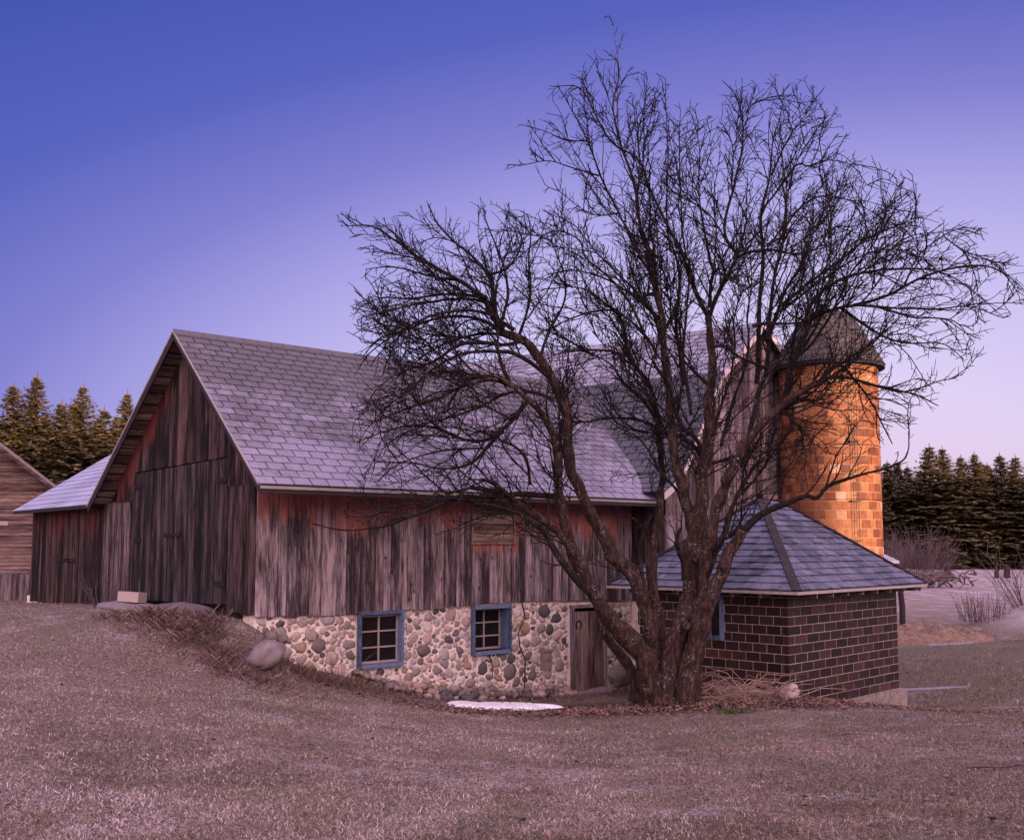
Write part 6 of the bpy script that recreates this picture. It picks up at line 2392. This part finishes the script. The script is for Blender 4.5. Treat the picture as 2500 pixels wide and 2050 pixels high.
# rough grass along the wall foot and round the trunk
tt_ = nrng.random(5200) * 9.5
off = -np.abs(nrng.normal(0.38, 0.25, 5200))
X = C0.x + U.x * tt_ + V.x * off
Y = C0.y + U.y * tt_ + V.y * off
x2 = 3.3 + 1.9 * nrng.normal(0, 1, 3200)
y2 = 18.3 + 0.35 * nrng.normal(0, 1, 3200)
X, Y = np.r_[X, x2], np.r_[Y, y2]
k = ~inside_buildings(X, Y)
X, Y = X[k], Y[k]
n = len(X)
tint = np.stack([np.clip(0.05 + 0.75 * nrng.random(n), 0, 1), nrng.random(n), nrng.random(n)], 1)
blades(X, Y, 0.04 + 0.12 * nrng.random(n) ** 2, 0.003 + 0.004 * nrng.random(n), 0.4 + 0.5 * nrng.random(n), tint, 'straggly brown grass along the wall foot and round the apple trunk', 'rough_grass', M['dry_grass'])


def leaves(X, Y, size, tint, label, name):
    n = len(X)
    Z = ground_z(X, Y) + 0.012 + 0.02 * nrng.random(n)
    a = nrng.random(n) * 2 * np.pi
    s = size
    ux, uy = np.cos(a) * s, np.sin(a) * s
    vx, vy = -np.sin(a) * s * 0.62, np.cos(a) * s * 0.62
    j = lambda: (nrng.random(n) - 0.35) * s * 1.1
    P0 = np.stack([X - ux, Y - uy, Z + j()], 1)
    P1 = np.stack([X - vx, Y - vy, Z + j()], 1)
    P2 = np.stack([X + ux, Y + uy, Z + j()], 1)
    P3 = np.stack([X + vx, Y + vy, Z + j()], 1)
    return tri_cloud(name, P0, P1, P2, P3, tint, M['leaf'], label)


n = 7500
X = 3.6 + 2.5 * nrng.normal(0, 1, n)
Y = 18.35 + 0.52 * nrng.normal(0, 1, n) + np.where(X > 5.5, (X - 5.5) * 0.55, 0)
k = ~inside_buildings(X, Y)
X, Y = X[k], Y[k]
n = len(X)
leaves(X, Y, 0.022 + 0.028 * nrng.random(n), np.stack([nrng.random(n) * 0.85, nrng.random(n), nrng.random(n)], 1), 'brown fallen leaves matted under the apple tree', 'fallen_leaves')
X, Y = scatter(420, 5.6, 18.0, 0.8)
n = len(X)
leaves(X, Y, 0.016 + 0.022 * nrng.random(n), np.stack([0.2 + 0.8 * nrng.random(n), nrng.random(n), nrng.random(n)], 1), 'single brown leaves strewn over the lawn', 'strewn_leaves')
n = 16
a_ = nrng.random(n) * 6.28
r_ = np.sqrt(nrng.random(n)) * 0.7
X, Y = -0.16 + 0.95 * r_ * np.cos(a_), 20.05 + 0.62 * r_ * np.sin(a_)
_gz = ground_z
ground_z = lambda a, b: _gz(a, b) + 0.085
leaves(X, Y, 0.014 + 0.02 * nrng.random(n), np.stack([0.1 + 0.5 * nrng.random(n), nrng.random(n) * .5, nrng.random(n)], 1), 'dark specks of leaf and twig lying on the snow patch', 'snow_specks')
ground_z = _gz
n = 260
q = at_ground(1795, 1738)
X = q.x + 0.16 * nrng.normal(0, 1, n)
Y = q.y + 0.12 * nrng.normal(0, 1, n)
tint = np.stack([nrng.random(n), nrng.random(n), nrng.random(n)], 1)
blades(X, Y, 0.03 + 0.07 * nrng.random(n), 0.008 + 0.008 * nrng.random(n), 0.3 + 0.6 * nrng.random(n), tint, 'small patch of fresh green weeds below the dead stems', 'green_weeds', M['green'])
